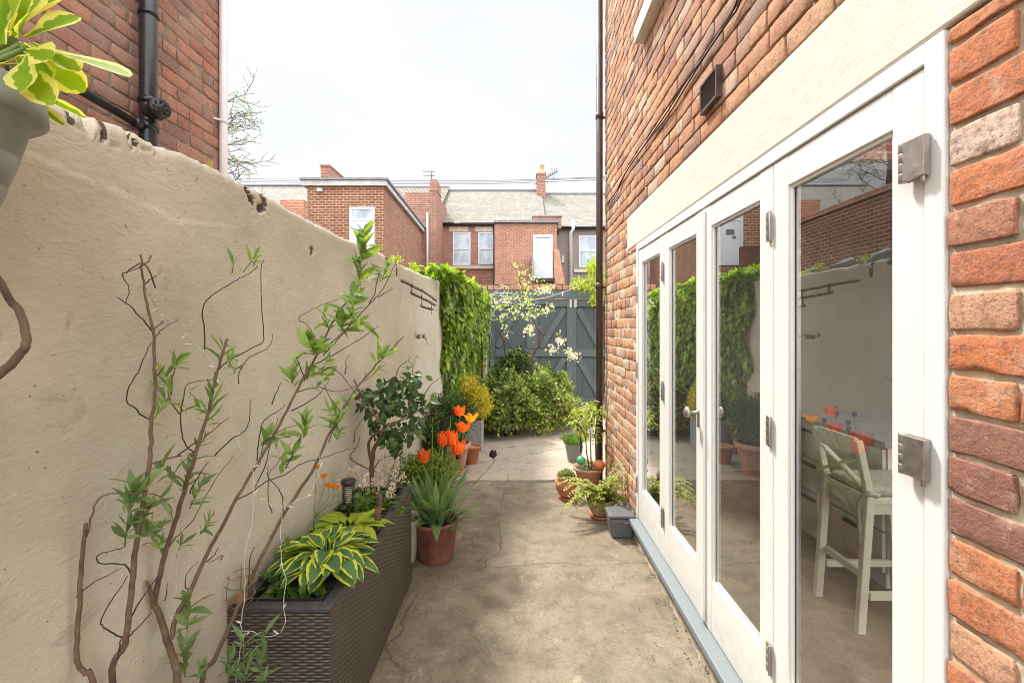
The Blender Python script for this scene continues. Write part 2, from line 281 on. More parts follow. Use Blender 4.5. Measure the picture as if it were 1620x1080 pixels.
ORG = {}
class MB:
    def __init__(s): s.v = []; s.f = []; s.m = []; s.u = []; s.s = []
    def add(s, vs, fs, mat=0, uvs=None, smooth=False):
        o = len(s.v); s.v += [tuple(q) for q in vs]
        for i, f in enumerate(fs):
            s.f.append([o+j for j in f]); s.m.append(mat); s.u.append(uvs[i] if uvs else None); s.s.append(smooth)
    def box(s, x0, x1, y0, y1, z0, z1, mat=0):
        v = [(x, y, z) for z in (z0, z1) for y in (y0, y1) for x in (x0, x1)]
        s.add(v, [(0, 2, 3, 1), (4, 5, 7, 6), (0, 1, 5, 4), (2, 6, 7, 3), (0, 4, 6, 2), (1, 3, 7, 5)], mat)
    def prism(s, pts, d, mat=0):
        "polygon pts extruded by vector d"
        n = len(pts); d = Vector(d); p = [Vector(q) for q in pts]; v = p+[q+d for q in p]
        s.add(v, [tuple(range(n))[::-1], tuple(range(n, 2*n))]+[(i, (i+1) % n, (i+1) % n+n, i+n) for i in range(n)], mat)
    def bar(s, a, b, w, h, up=(0, 0, 1), mat=0):
        a = Vector(a); b = Vector(b); d = (b-a).normalized(); sd = d.cross(Vector(up)).normalized(); u = sd.cross(d)
        q = [sd*w/2+u*h/2, -sd*w/2+u*h/2, -sd*w/2-u*h/2, sd*w/2-u*h/2]
        s.add([a+k for k in q]+[b+k for k in q], [(0, 1, 2, 3)[::-1], (4, 5, 6, 7)]+[(i, (i+1) % 4, (i+1) % 4+4, i+4) for i in range(4)], mat)
    def tube(s, pts, r, n=6, mat=0, cap=True):
        pts = [Vector(p) for p in pts]; k = len(pts)
        rr = r if isinstance(r, (list, tuple)) else [r]*k
        if len(rr) == 2 and k != 2: rr = [rr[0]+(rr[1]-rr[0])*i/(k-1) for i in range(k)]
        vs = []; prev = None
        for i in range(k):
            d = (pts[min(i+1, k-1)]-pts[max(i-1, 0)])
            d = d.normalized() if d.length > 1e-9 else Vector((0, 0, 1))
            if prev is None:
                a = d.cross(Vector((0, 0, 1)) if abs(d.z) < .9 else Vector((1, 0, 0))).normalized()
            else: a = (prev-d*prev.dot(d)).normalized()
            prev = a; b = d.cross(a)
            for j in range(n):
                t = 2*math.pi*j/n; vs.append(pts[i]+(a*math.cos(t)+b*math.sin(t))*rr[i])
        fs = [(i*n+j, i*n+(j+1) % n, (i+1)*n+(j+1) % n, (i+1)*n+j) for i in range(k-1) for j in range(n)]
        if cap: fs += [tuple(range(n))[::-1], tuple(range((k-1)*n, k*n))]
        s.add(vs, fs, mat, smooth=True)
    def lathe(s, prof, c, n=32, mat=0, wob=0):
        c = Vector(c); vs = []
        for (r, z) in prof:
            for j in range(n):
                t = 2*math.pi*j/n; w = 1+wob*noise.noise(Vector((math.cos(t)*2, math.sin(t)*2, z*9)))
                vs.append(c+Vector((math.cos(t)*r*w, math.sin(t)*r*w, z)))
        k = len(prof)
        fs = [(i*n+j, i*n+(j+1) % n, (i+1)*n+(j+1) % n, (i+1)*n+j) for i in range(k-1) for j in range(n)]
        s.add(vs, fs, mat, smooth=True)
    def ball(s, c, r, mat=0, n=16, sq=1):
        s.lathe([(r*math.sin(math.pi*i/n)+1e-5, -r*sq*math.cos(math.pi*i/n)) for i in range(n+1)], c, n*2, mat)
    def leaf(s, p, d, nn, L_, W_, kind='ovate', bend=.25, fold=.2, mat=0):
        p = Vector(p); d = Vector(d).normalized(); nn = Vector(nn); nn = nn-d*nn.dot(d)
        if nn.length < 1e-4: nn = d.orthogonal()
        nn.normalize(); sd = d.cross(nn)
        if kind in OUT:
            c = p+d*L_*.38
            pts = [p+d*(a*L_)+sd*(b*W_*.5)-nn*(bend*L_*a*a)+nn*(fold*abs(b)*W_*.3) for a, b in OUT[kind]]
            k = len(pts); s.add([c]+pts, [(0, i+1, (i+1) % k+1) for i in range(k)], mat, [[(.5, .4), (.5, 0), (.5, 1)]]*k); return
        pr = PROF[kind]; vs = []; row = []; uu = []
        for t, w in pr:
            b = p+d*(L_*t)-nn*(bend*L_*t*t)
            if w == 0: row.append((len(vs),)); vs.append(b)
            else:
                e = nn*(fold*W_*.5*w); row.append((len(vs), len(vs)+1, len(vs)+2)); vs += [b-sd*(W_*.5*w)+e, b, b+sd*(W_*.5*w)+e]
        fs = []; us = []
        for i in range(len(pr)-1):
            a, b = row[i], row[i+1]; t0, t1 = pr[i][0], pr[i+1][0]
            if len(a) == 1 and len(b) == 3: fs += [(a[0], b[1], b[0]), (a[0], b[2], b[1])]; us += [[(.5, t0), (.5, t1), (0, t1)], [(.5, t0), (1, t1), (.5, t1)]]
            elif len(a) == 3 and len(b) == 3: fs += [(a[0], a[1], b[1], b[0]), (a[1], a[2], b[2], b[1])]; us += [[(0, t0), (.5, t0), (.5, t1), (0, t1)], [(.5, t0), (1, t0), (1, t1), (.5, t1)]]
            elif len(a) == 3: fs += [(a[0], a[1], b[0]), (a[1], a[2], b[0])]; us += [[(0, t0), (.5, t0), (.62, t1)], [(.5, t0), (1, t0), (.38, t1)]]
        s.add(vs, fs, mat, us, smooth=True)
    def build(s, name, mats, parent=None, org=None, bevel=0, seg=2, label=None):
        me = bpy.data.meshes.new(name)
        o = bpy.data.objects.new(name, me)
        off = ORG.get(parent.name) if parent else (Vector(org) if org else Vector((0, 0, 0)))
        me.from_pydata([(a-off.x, b-off.y, c-off.z) for a, b, c in s.v], [], s.f)
        if isinstance(mats, str): mats = [mats]
        for q in mats: me.materials.append(MATS[q])
        me.polygons.foreach_set('material_index', s.m); me.polygons.foreach_set('use_smooth', s.s)
        me.update()
        uvl = me.uv_layers.new(name='UVMap').data; V = s.v; buf = []
        for i, f in enumerate(s.f):
            if s.u[i]:
                for q in s.u[i]: buf += [q[0], q[1]]
            else:
                nx, ny, nz = me.polygons[i].normal
                for j in f:
                    x, y, z = V[j]
                    if abs(nz) > .8: buf += [x, y]
                    elif abs(nx) > abs(ny): buf += [y, z]
                    else: buf += [x, z]
        uvl.foreach_set('uv', buf)
        COL.objects.link(o)
        if parent: o.parent = parent
        else: o.location = off
        ORG[o.name] = off
        if bevel:
            bv = o.modifiers.new('bevel', 'BEVEL'); bv.width = bevel; bv.segments = seg; bv.limit_method = 'ANGLE'; bv.angle_limit = .6
        if label: o['label'] = label
        return o
PROF = {'ovate': [(0, 0), (.18, .62), (.42, 1), (.7, .72), (1, 0)], 'lance': [(0, 0), (.22, .7), (.5, 1), (.78, .55), (1, 0)], 'small': [(0, 0), (.45, 1), (1, 0)],
        'hosta': [(0, .10), (.1, .45), (.28, .95), (.5, 1), (.72, .75), (.9, .33), (1, 0)], 'strap': [(0, .55), (.2, .9), (.45, 1), (.7, .8), (.9, .35), (1, 0)], 'spoon': [(0, .16), (.25, .30), (.5, .72), (.72, 1), (.88, .8), (.97, .4), (1, 0)], 'blade': [(0, 1), (.5, .8), (1, 0)]}
OUT = {'ivy': [(0, 0), (-.1, .5), (.2, .42), (.28, 1), (.48, .5), (.66, .62), (.7, .3), (1, 0), (.7, -.3), (.66, -.62), (.48, -.5), (.28, -1), (.2, -.42), (-.1, -.5)]}

def tag(o, label, cat, group=None, kind=None):
    if label: o['label'] = label
    if cat: o['category'] = cat
    if group: o['group'] = group
    if kind: o['kind'] = kind
    return o
def thing(name, loc, label, cat, group=None):
    o = bpy.data.objects.new(name, None); o.empty_display_size = .1; COL.objects.link(o); o.location = loc; ORG[o.name] = Vector(loc)
    return tag(o, label, cat, group)
def rv(s=1): return Vector((R.gauss(0, s), R.gauss(0, s), R.gauss(0, s)))
def runit():
    v = rv(); return v.normalized() if v.length > 1e-6 else Vector((0, 0, 1))
def smooth_path(pts, k=5, jit=0):
    pts = [Vector(p) for p in pts]; o = []
    q = [pts[0]*2-pts[1]]+pts+[pts[-1]*2-pts[-2]]
    for i in range(1, len(q)-2):
        for j in range(k):
            t = j/k; a, b, c, d = q[i-1:i+3]
            w = .5*((2*b)+(c-a)*t+(2*a-5*b+4*c-d)*t*t+(3*b-a-3*c+d)*t**3)
            if jit: w = w+rv(jit)
            o.append(w)
    o.append(pts[-1]); return o
def stem(mb, px, r0, r1, mat=0, k=4, jit=.0006, n=6):
    p = smooth_path([P(*q) for q in px], k, jit); mb.tube(p, [r0+(r1-r0)*i/(len(p)-1) for i in range(len(p))], n, mat); return p

# ------------------------------------------------------------------ brick laying
def lay_bricks(mb, pt, a0, a1, z0, z1, holes=(), course=.0845, L_=.235, zoff=1.591, phase=None, nx=3, nz=2, amp=.002, joint=.011, depth=.012, dirn=1, first=(.14, .235), rnd=1):
    "pt(a,z,out)->xyz; bricks run from a0 towards a1 (dirn) with alternating first length"
    r0 = math.floor((z0-zoff)/course); r1 = math.ceil((z1-zoff)/course)
    for r in range(r0, r1):
        zb = max(zoff+r*course, z0); zt = min(zoff+(r+1)*course, z1)
        if zt-zb < .02: continue
        a = 0; i = 0; tot = abs(a1-a0)
        hdr = (r % 5 == 2) and first[0] != .14
        while a < tot-.02:
            ln = first[r % 2] if i == 0 else (.118 if hdr else L_)
            ln *= 1+R.uniform(-.035, .035)*rnd
            if i == 0: ln = min(ln, L_)
            b = min(a+ln, tot); i += 1
            s0, s1 = sorted((a0+dirn*a, a0+dirn*b)); a = b
            zc = (zb+zt)/2; skip = False; zz0, zz1 = zb, zt
            segs = [(s0, s1)]
            for (h0, h1, hz0, hz1) in holes:
                if hz0 < zc < hz1:
                    ns = []
                    for q0, q1 in segs:
                        if q1 <= h0 or q0 >= h1: ns.append((q0, q1)); continue
                        if q0 < h0: ns.append((q0, h0))
                        if q1 > h1: ns.append((h1, q1))
                    segs = ns
                elif s1 > h0 and s0 < h1:
                    if zb < hz1 <= zc: zz0 = max(zz0, hz1)
                    if zc <= hz0 < zt: zz1 = min(zz1, hz0)
            for q0, q1 in segs:
                if q1-q0 < .03 or zz1-zz0 < .02: continue
                one_brick(mb, pt, q0+joint/2, q1-joint/2, zz0+joint/2, zz1-joint/2, nx, nz, amp, depth)
def one_brick(mb, pt, a0, a1, z0, z1, nx, nz, amp, depth):
    seed = rv(10); base = R.uniform(-.5, 1)*amp*1.6; tilt = R.uniform(-1, 1)*amp; jz = R.uniform(-.0015, .0015)
    nx = max(2, int(round(nx*min(1, (a1-a0)/.22)))+1)
    rs = []; ea = .0045/max(a1-a0, .02); ez = .004/max(z1-z0, .02)
    us = [0, ea]+[ea+(1-2*ea)*i/nx for i in range(1, nx)]+[1-ea, 1]
    ws = [0, ez]+[ez+(1-2*ez)*i/nz for i in range(1, nz)]+[1-ez, 1]
    vs = []; A = len(us); B = len(ws)
    for j, w in enumerate(ws):
        for i, u in enumerate(us):
            ed = (i in (0, A-1))+(j in (0, B-1))
            q = seed+Vector((u*(a1-a0)*18, w*(z1-z0)*18, 0)); n1 = noise.noise(q); n2 = noise.noise(q*2.7+Vector((5, 1, 2)))
            o = base+tilt*(u-.5)+amp*(n1+.6*n2)-(.0009 if ed == 1 else (.0028 if ed == 2 else 0))
            da = (noise.noise(q*1.3+Vector((9, 0, 0)))*amp*1.8) if i in (0, A-1) else 0
            dz = (noise.noise(q*1.3+Vector((0, 9, 4)))*amp*2.2) if j in (0, B-1) else 0
            ch = noise.noise(q*.9+Vector((3, 7, 1)))
            if ed and ch > .28: o -= .006*(ch-.28)/.3
            if ed == 2: da += (.0035 if i == 0 else -.0035); dz += (.003 if j == 0 else -.003)
            vs.append(pt(a0+u*(a1-a0)+da, z0+w*(z1-z0)+dz+jz, o))
    fs = [(j*A+i, j*A+i+1, (j+1)*A+i+1, (j+1)*A+i) for j in range(B-1) for i in range(A-1)]
    ring = [i for i in range(A)]+[j*A+A-1 for j in range(1, B)]+[(B-1)*A+i for i in range(A-2, -1, -1)]+[j*A for j in range(B-2, 0, -1)]
    front = list(vs)
    def back(idx):
        j, i = divmod(idx, A); return pt(a0+us[i]*(a1-a0), z0+ws[j]*(z1-z0)+jz, -depth-.004)
    mb.add(vs, fs, 0, smooth=True)
    o = len(mb.v); n = len(ring); isl = [front[k] for k in ring]+[back(k) for k in ring]
    # sides share the front's outer ring so a brick stays one island; flat shading keeps the arris crisp
    base_ = o-len(vs); mb.v += [tuple(q) for q in isl[n:]]
    for k in range(n): mb.f.append([base_+ring[k], o+k, o+(k+1) % n, base_+ring[(k+1) % n]]); mb.m.append(0); mb.u.append(None); mb.s.append(False)
def mortar_sheet(mb, pt, a0, a1, z0, z1, holes, step, rec, amp, mat=1):
    na = max(1, int((a1-a0)/step)); nz = max(1, int((z1-z0)/step)); vs = []; fs = []
    A = sorted(set([a0+(a1-a0)*i/na for i in range(na+1)]+[h for q in holes for h in q[:2] if a0 < h < a1]))
    Z = sorted(set([z0+(z1-z0)*i/nz for i in range(nz+1)]+[h for q in holes for h in q[2:4] if z0 < h < z1]))
    for z in Z:
        for a in A: vs.append(pt(a, z, -rec+amp*noise.noise(Vector((a*30, z*30, 3)))))
    k = len(A)
    for j in range(len(Z)-1):
        for i in range(k-1):
            ac = (A[i]+A[i+1])/2; zc = (Z[j]+Z[j+1])/2
            if any(h[0] < ac < h[1] and h[2] < zc < h[3] for h in holes): continue
            fs.append((j*k+i, j*k+i+1, (j+1)*k+i+1, (j+1)*k+i))
    mb.add(vs, fs, mat, smooth=True)

# ------------------------------------------------------------------ setting: ground
b = MB(); b.box(-600, 600, -300, 1500, -.06, -.03); tag(b.build('ground', 'tarmac'), None, None, kind='structure')
b = MB(); nx, ny = 40, 90; x0, x1, y0, y1 = -1.3, 1.2, -1.5, 4.71
vs = [(x0+(x1-x0)*i/nx, y0+(y1-y0)*j/ny+(.02*noise.noise(Vector((i*.35, 0, 0))) if j == ny else 0), .008*noise.noise(Vector((i*.12, j*.12, 0)))) for j in range(ny+1) for i in range(nx+1)]
b.add(vs, [(j*(nx+1)+i, j*(nx+1)+i+1, (j+1)*(nx+1)+i+1, (j+1)*(nx+1)+i) for j in range(ny) for i in range(nx)], smooth=True)
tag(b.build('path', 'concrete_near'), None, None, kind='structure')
b = MB(); n = 50
top = []; 
for i in range(n+1):
    x = -1.3+3.8*i/n; y = 4.73+.012*noise.noise(Vector((x*7, 0, 5)))+(.10*max(0, 1-abs(x-.52)/.16)**.7 if abs(x-.52) < .16 else 0)
    top.append((x, y))
vs = []
for (x, y) in top: vs += [(x, y, -.02), (x, y+.004, .016), (x, y+.02, .022), (x, 9.32, .022)]
fs = []
for i in range(n): 
    for j in range(3): fs.append((i*4+j, (i+1)*4+j, (i+1)*4+j+1, i*4+j+1))
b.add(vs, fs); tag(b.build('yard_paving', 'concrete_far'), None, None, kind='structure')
b = MB(); n = 0
for i in range(420):
    y = R.uniform(1.3, 6.5); x = R.choice([R.uniform(-.62, .8), R.uniform(.5, .84), R.uniform(-.62, -.3)]); s_ = R.uniform(.003, .009); z = .012 if y < 4.7 else .028
    b.leaf((x, y, z), (R.gauss(0, 1), R.gauss(0, 1), .1), (0, 0, 1), s_*R.uniform(1.5, 4), s_, 'small', R.uniform(-.3, .3), .2)
for i in range(260):
    y = R.uniform(1.5, 6.5); sd_ = R.random() < .5; x = (XL(y)+abs(R.gauss(0, .05))+.03) if sd_ else (.875-abs(R.gauss(0, .03)) if y < 4.7 else R.uniform(-.5, .9)); z = .014 if y < 4.7 else .03; s_ = R.uniform(.005, .014)
    b.leaf((x, y, z), (R.gauss(0, 1), R.gauss(0, 1), .2), (0, 0, 1), s_*1.8, s_, 'small', R.uniform(-.5, .5), .3)
tag(b.build('leaf_litter', 'bark'), 'dry brown crumbs of leaf and twig scattered over the concrete path', 'leaf litter', kind='stuff')

# ------------------------------------------------------------------ house on the right with the folding doors
XR = .9
house = thing('brick_house', (XR, 2.5, 0), 'sunlit red brick house wall with white folding glass doors on the right', 'house')
ptR = lambda a, z, o: (XR-o, a, z)
opening = (.957, 3.465, 0, 2.23); lint = (.66, 3.745, 2.225, 2.50); win = (1.9, 3.2, 3.72, 5.0)
b = MB()
lay_bricks(b, ptR, .957, -1.2, 0, 2.60, [(lint[0], 1.2, 2.225, 2.50)], nx=10, nz=4, amp=.0022, depth=.016, dirn=-1, joint=.0125)
mortar_sheet(b, ptR, .30, .957, 0, 2.60, [(lint[0], 2, 2.225, 2.50)], .008, .0068, .003); mortar_sheet(b, ptR, -1.2, .30, 0, 2.60, [], .025, .0068, .003)
b.build('wall', ['brick_near', 'mortar'], house); b = MB()
lay_bricks(b, ptR, .957, 4.73, 2.505, 5.4, [win], nx=5, nz=2, amp=.0026, first=(.10, .22), zoff=2.505)
mortar_sheet(b, ptR, .957, 4.73, 2.50, 5.4, [win], .03, .008, .003, 2)  # upper joints take the darker mortar, recess shadow put into the colour
lay_bricks(b, ptR, .957, -1.2, 2.605, 5.4, [], nx=4, nz=2, amp=.0026, dirn=-1, zoff=2.505); mortar_sheet(b, ptR, -1.2, .957, 2.60, 5.4, [], .1, .008, .003, 2)
lay_bricks(b, ptR, 3.465, 4.73, 0, 2.505, [(3, 3.745, 2.23, 2.6)], nx=4, nz=2, amp=.003, first=(.22, .118))
mortar_sheet(b, ptR, 3.465, 4.73, 0, 2.50, [(3, 3.745, 2.23, 2.6)], .03, .003, .004)
b.build('wall', ['brick_sunny', 'mortar', 'mortar_grey'], house)
b = MB(); b.box(XR+.02, 4.9, 4.65, 4.74, 0, 5.6); b.box(XR+.02, 4.9, -1.2, -1.1, 2.6, 5.6); b.box(XR+.02, 4.9, -1.2, -1.1, 0, .6); b.box(4.85, 4.95, -1.2, 4.74, 0, .5); b.box(4.85, 4.95, -1.2, 4.74, 2.6, 5.6); b.box(XR-.02, 1.35, -1.25, 4.75, 5.42, 5.6)  # unseen gaps in walls and roof, shaped to let skylight into the room
b.build('rear_wall', 'brick_offshoot', house)
b = MB(); b.box(XR-.004, XR+.12, lint[0], lint[1], 2.232, 2.498); b.build('lintel', 'lintel_paint', house, bevel=.006)
b = MB(); b.box(XR-.07, XR+.15, 1.8, 3.27, 3.63, 3.755); b.build('window_sill', 'cream_paint', house, bevel=.005)
wi = MB(); 
for y0, y1, z0, z1 in ((1.9, 1.97, 3.76, 5), (3.13, 3.2, 3.76, 5), (1.97, 3.13, 3.76, 3.83), (1.97, 3.13, 4.93, 5)): wi.box(XR+.03, XR+.1, y0, y1, z0, z1)
wi = wi.build('window', 'white_paint', house); b = MB(); b.box(XR+.055, XR+.065, 1.97, 3.13, 3.83, 4.93); b.build('pane', 'dark_glass', wi)
# room behind the doors
b = MB(); b.box(XR+.13, 4.8, -1, 4.6, .06, .165); b.build('kitchen_floor', 'floor_room', house)
b = MB(); b.box(XR+.13, 1.35, -1, 4.6, 2.5, 2.56); b.box(1.35, 4.8, 2.6, 4.6, 2.5, 2.56); b.box(4.76, 4.8, -1, 4.6, .17, .5); b.box(XR+.13, 4.76, 4.55, 4.6, .17, 2.5); b.box(XR+.13, 4.76, -1.0, -.95, .17, .6)  # ceiling and wall gaps added out of view to brighten stool and cabinet
b.box(XR+.03, XR+.13, 3.47, 4.55, .17, 2.5); b.box(XR+.03, XR+.13, -.95, .955, .17, 2.5); b.box(XR+.125, XR+.14, .955, 3.47, 2.24, 2.5); b.build('interior_wall', 'room_wall', house)
# door frame, sill, plinth
b = MB(); b.box(XR-.004, XR+.09, .959, 1.006, .17, 2.228); b.box(XR-.004, XR+.09, 3.415, 3.463, .17, 2.228); b.box(XR-.004, XR+.09, 1.006, 3.415, 2.18, 2.228)
b.box(XR+.055, XR+.085, 1.006, 3.415, 2.16, 2.18)
b.build('door_frame', 'white_paint', house, bevel=.003)
b = MB(); b.box(XR-.066, XR+.13, .90, 3.50, .128, .166); b.build('door_sill', 'sill_blue', house, bevel=.006)
b = MB(); nn_ = 60; vs = []
for i in range(nn_+1):
    y = .957+(3.52-.957)*i/nn_
    for j, z in enumerate((0, .03, .06, .09, .127)): vs.append((XR-.012+.02*noise.noise(Vector((y*14, z*22, 1)))-(.012 if z == 0 else 0), y, z))
b.add(vs, [(i*5+j, i*5+j+1, (i+1)*5+j+1, (i+1)*5+j) for i in range(nn_) for j in range(4)], smooth=True); b.build('plinth', 'screed', house)
def hinge(parent, y, z, h, w, big=False):
    b = MB(); x = XR-.004
    if big:
        b.box(x-.006, x-.001, y-.020, y+.035, z-h/2, z+h/2)
        for k in range(4): b.tube([(x-.012, y+.038, z-h/2+h*k/4+.001), (x-.012, y+.038, z-h/2+h*(k+1)/4-.001)], .009, 12)
        b.tube([(x-.012, y-.014, z-h/2-.012), (x-.012, y-.014, z-h/2+.012)], .005, 8)
        b.box(x-.020, x-.006, y-.024, y+.03, z-h/2+.002, z+h/2-.002)
    else:
        b.box(x-.004, x+.002, y-w/2, y+w/2, z-h/2, z+h/2)
        for k in (-.28, .28, 0) if h > .09 else (-.22, .22): b.box(x-.009, x-.004, y-w*.2, y+w*.28, z+h*k-h*.08, z+h*k+h*.08)
        b.tube([(x-.007, y-w*.42, z-h/2), (x-.007, y-w*.42, z+h/2)], .0045, 8)
    return b.build('hinge', 'steel', parent, bevel=.001)
leaves_y = [1.009, 1.612, 2.219, 2.817, 3.412]; doors = []
for i in range(4):
    y0, y1 = leaves_y[i]+.0025, leaves_y[i+1]-.0025
    st = .086; d = MB(); xo = XR+.002; xi = xo+.045; zb, zt = .172, 2.176; gb, gt = .41, 2.075
    d.box(xo, xi, y0, y0+st, zb, zt); d.box(xo, xi, y1-st, y1, zb, zt); d.box(xo+.001, xi-.001, y0+st, y1-st, gt, zt-.001); d.box(xo+.001, xi-.001, y0+st, y1-st, zb+.001, gb)
    if i in (1, 2):
        e = y1 if i == 1 else y0; d.box(xo-.014, xo-.001, e-(.03 if i == 1 else -.004), e+(.014 if i == 1 else .03), zb+.02, zt-.012) if i == 1 else None
    o = d.build('door', 'white_paint', house, bevel=.0025, seg=2)
    f = MB()
    for (a0, a1, c0, c1) in ((y0+st, y0+st+.011, gb, gt), (y1-st-.011, y1-st, gb, gt), (y0+st+.011, y1-st-.011, gt-.011, gt), (y0+st+.011, y1-st-.011, gb, gb+.011)): f.box(xo+.008, xo+.018, a0, a1, c0, c1)
    f.build('glazing_bead', 'white_paint', o, bevel=.002)
    g_ = MB(); xg = xo+.019; cy = (y0+y1)/2
    g_.add([(xg, y0+st, gb), (xg, y1-st, gb), (xg, y1-st, gt), (xg, y0+st, gt)], [(0, 3, 2, 1)])
    g_.build('pane', 'door_glass', o)
    sp = MB(); 
    for q in (y0+st+.012, y1-st-.012): sp.box(xo+.021, xo+.033, q-.006, q+.006, gb, gt)
    sp.build('glazing_spacer', 'steel', o)
    doors.append(o)
hinge(doors[0], 1.008, PX(1450, 255, XR).z, .092, .05, True); hinge(doors[0], 1.008, PX(1450, 720, XR).z-.0, .092, .05, True)
for yy in (360, 680, 1035): hinge(doors[1], 1.625, PX(1215, yy, XR).z, .105, .030)
for yy in (430, 617, 816): hinge(doors[2], 2.832, PX(1048, yy, XR).z, .12, .030)
for yy in (465, 585, 765): hinge(doors[3], 3.436, PX(1009, yy, XR).z, .12, .03)
k = MB(); kz = 1.18; ky = 2.262; x = XR-.002
k.lathe([(0.0001, 0), (.021, 0), (.02, .006), (.009, .01), (.0075, .04), (.012, .046), (.026, .053), (.028, .062), (.022, .070), (.0001, .074)], (0, 0, 0), 20)
k.v = [(x-c, ky+a, kz+bb) for a, bb, c in k.v]
k.box(x-.006, x, ky-.010, ky+.010, kz-.075, kz-.018)
k.build('handle', 'steel', doors[2])
# cabling, vent, downpipe
b = MB()
for off in (0, .016):
    pts = [PX(*q, XR-.016) for q in ((1186, -40), (1167, 0), (1155, 26), (1122, 78), (1085, 130), (1055, 178), (1022, 226), (989, 274), (974, 305), (960, 322))]
    b.tube(smooth_path([p+Vector((0, 0, -off*(1+math.sin(i*1.7)))) for i, p in enumerate(pts)], 4), .0045, 6)
b.build('cable', 'wire_black', house)
v_ = MB(); y0, y1, z0, z1 = 2.0, 2.185, 2.615, 2.755; x = XR
v_.box(x-.03, x, y0, y0+.012, z0, z1); v_.box(x-.03, x, y1-.012, y1, z0, z1); v_.box(x-.03, x, y0+.012, y1-.012, z1-.012, z1); v_.box(x-.03, x, y0+.012, y1-.012, z0, z0+.012)
for i in range(8): v_.bar((x-.02, y0+.012, z0+.02+i*.0145), (x-.02, y1-.012, z0+.02+i*.0145), .014, .004, (.5, 0, 1))
v_.box(x-.004, x-.001, y0+.012, y1-.012, z0+.012, z1-.012)
v_.build('air_vent', 'brown_metal', house)
dp = MB(); dx, dy = .838, 4.70
dp.tube([(dx, dy, .02), (dx, dy, 5.6)], .034, 20)
for z in (2.03, 3.78, .55, 5.2): dp.tube([(dx, dy, z-.03), (dx, dy, z+.03)], .041, 20); dp.bar((dx, dy, z-.015), (XR, dy, z-.015), .015, .02)
dp.build('downpipe', 'brown_metal', house)

# interior furniture
def stool():
    t = thing('bar_stool', (1.83, 2.28, .166), 'cream bar stool with crossed slats and tie cushion inside the glass door', 'stool')
    zf = .166; A = (1.65, 2.14); B = (1.65, 2.44); zs = .80
    for (x, y, top, lean) in ((A[0], A[1], 1.07, 1), (B[0], B[1], 1.07, 1), (1.99, 2.14, zs-.03, 0), (1.99, 2.44, zs-.03, 0)):
        l_ = MB(); s_ = -1 if lean else 1
        if lean: l_.bar((x, y, zf+.64), (x-.055, y, top), .032, .030, (0, 1, 0)); l_.bar((x-.045, y, zf), (x, y, zf+.64), .038, .030, (0, 1, 0))
        else: l_.bar((x+.035, y, zf), (x, y, top), .036, .030, (0, 1, 0))
        l_.build('leg', 'stool_cream', t, bevel=.004)
    s_ = MB(); s_.box(1.655, 2.02, 2.13, 2.45, zs-.028, zs); s_.box(1.67, 1.99, 2.15, 2.43, zs-.085, zs-.029); s_.build('seat', 'stool_cream', t, bevel=.004)
    c_ = MB(); c_.box(1.665, 2.0, 2.145, 2.435, zs+.001, zs+.045); c_ = c_.build('cushion', 'cushion', t, bevel=.02, seg=4)
    for y in (2.14, 2.44):
        c2 = MB()
        c2.tube(smooth_path([(1.69, y, zs+.01), (1.63, y-.03, zs+.03), (1.62, y+.02, zs-.02), (1.615, y+.01, zs-.15), (1.62, y+.015, zs-.24)], 5, .002), .010, 8)
        c2.build('tie', 'cushion', c_)
    r_ = MB(); r_.bar((1.602, A[1]+.016, 1.035), (1.602, B[1]-.016, 1.035), .022, .085); r_.build('top_rail', 'stool_cream', t, bevel=.006)
    x_ = MB(); x_.bar((1.632, A[1]+.015, .85), (1.610, B[1]-.015, .99), .012, .026, (1, 0, 0)); x_.bar((1.631, A[1]+.015, .99), (1.609, B[1]-.015, .85), .012, .026, (1, 0, 0)); x_.build('cross_slat', 'stool_cream', t)
    f_ = MB(); f_.bar((1.645, 2.155, .42), (1.645, 2.425, .42), .02, .034); f_.bar((1.65, 2.14, .34), (2.0, 2.14, .34), .02, .034); f_.bar((1.65, 2.44, .34), (2.0, 2.44, .34), .02, .034); f_.build('footrest', 'stool_cream', t)
stool()
t = thing('kitchen_cabinet', (2.2, 2.9, .166), 'white kitchen drawer unit behind the bar stool seen through glass', 'cabinet')
b = MB(); b.box(1.99, 2.6, 2.45, 3.30, .27, .955); b.box(2.02, 2.55, 2.5, 3.26, .167, .27); b.build('carcass', 'cabinet_white', t)
b = MB(); b.box(1.95, 2.62, 2.42, 3.32, .956, .99); b.build('worktop', 'grey_pot', t, bevel=.004)
for j in range(3):
    for i in range(2):
        b = MB(); y0 = 2.46+i*.42; z0 = .275+j*.225; b.box(1.968, 1.989, y0, y0+.41, z0, z0+.215); q = b.build('drawer', 'cabinet_white', t, bevel=.003)
        b = MB(); b.box(1.948, 1.967, y0+.13, y0+.28, z0+.17, z0+.185); b.build('handle', 'black_plastic', q)

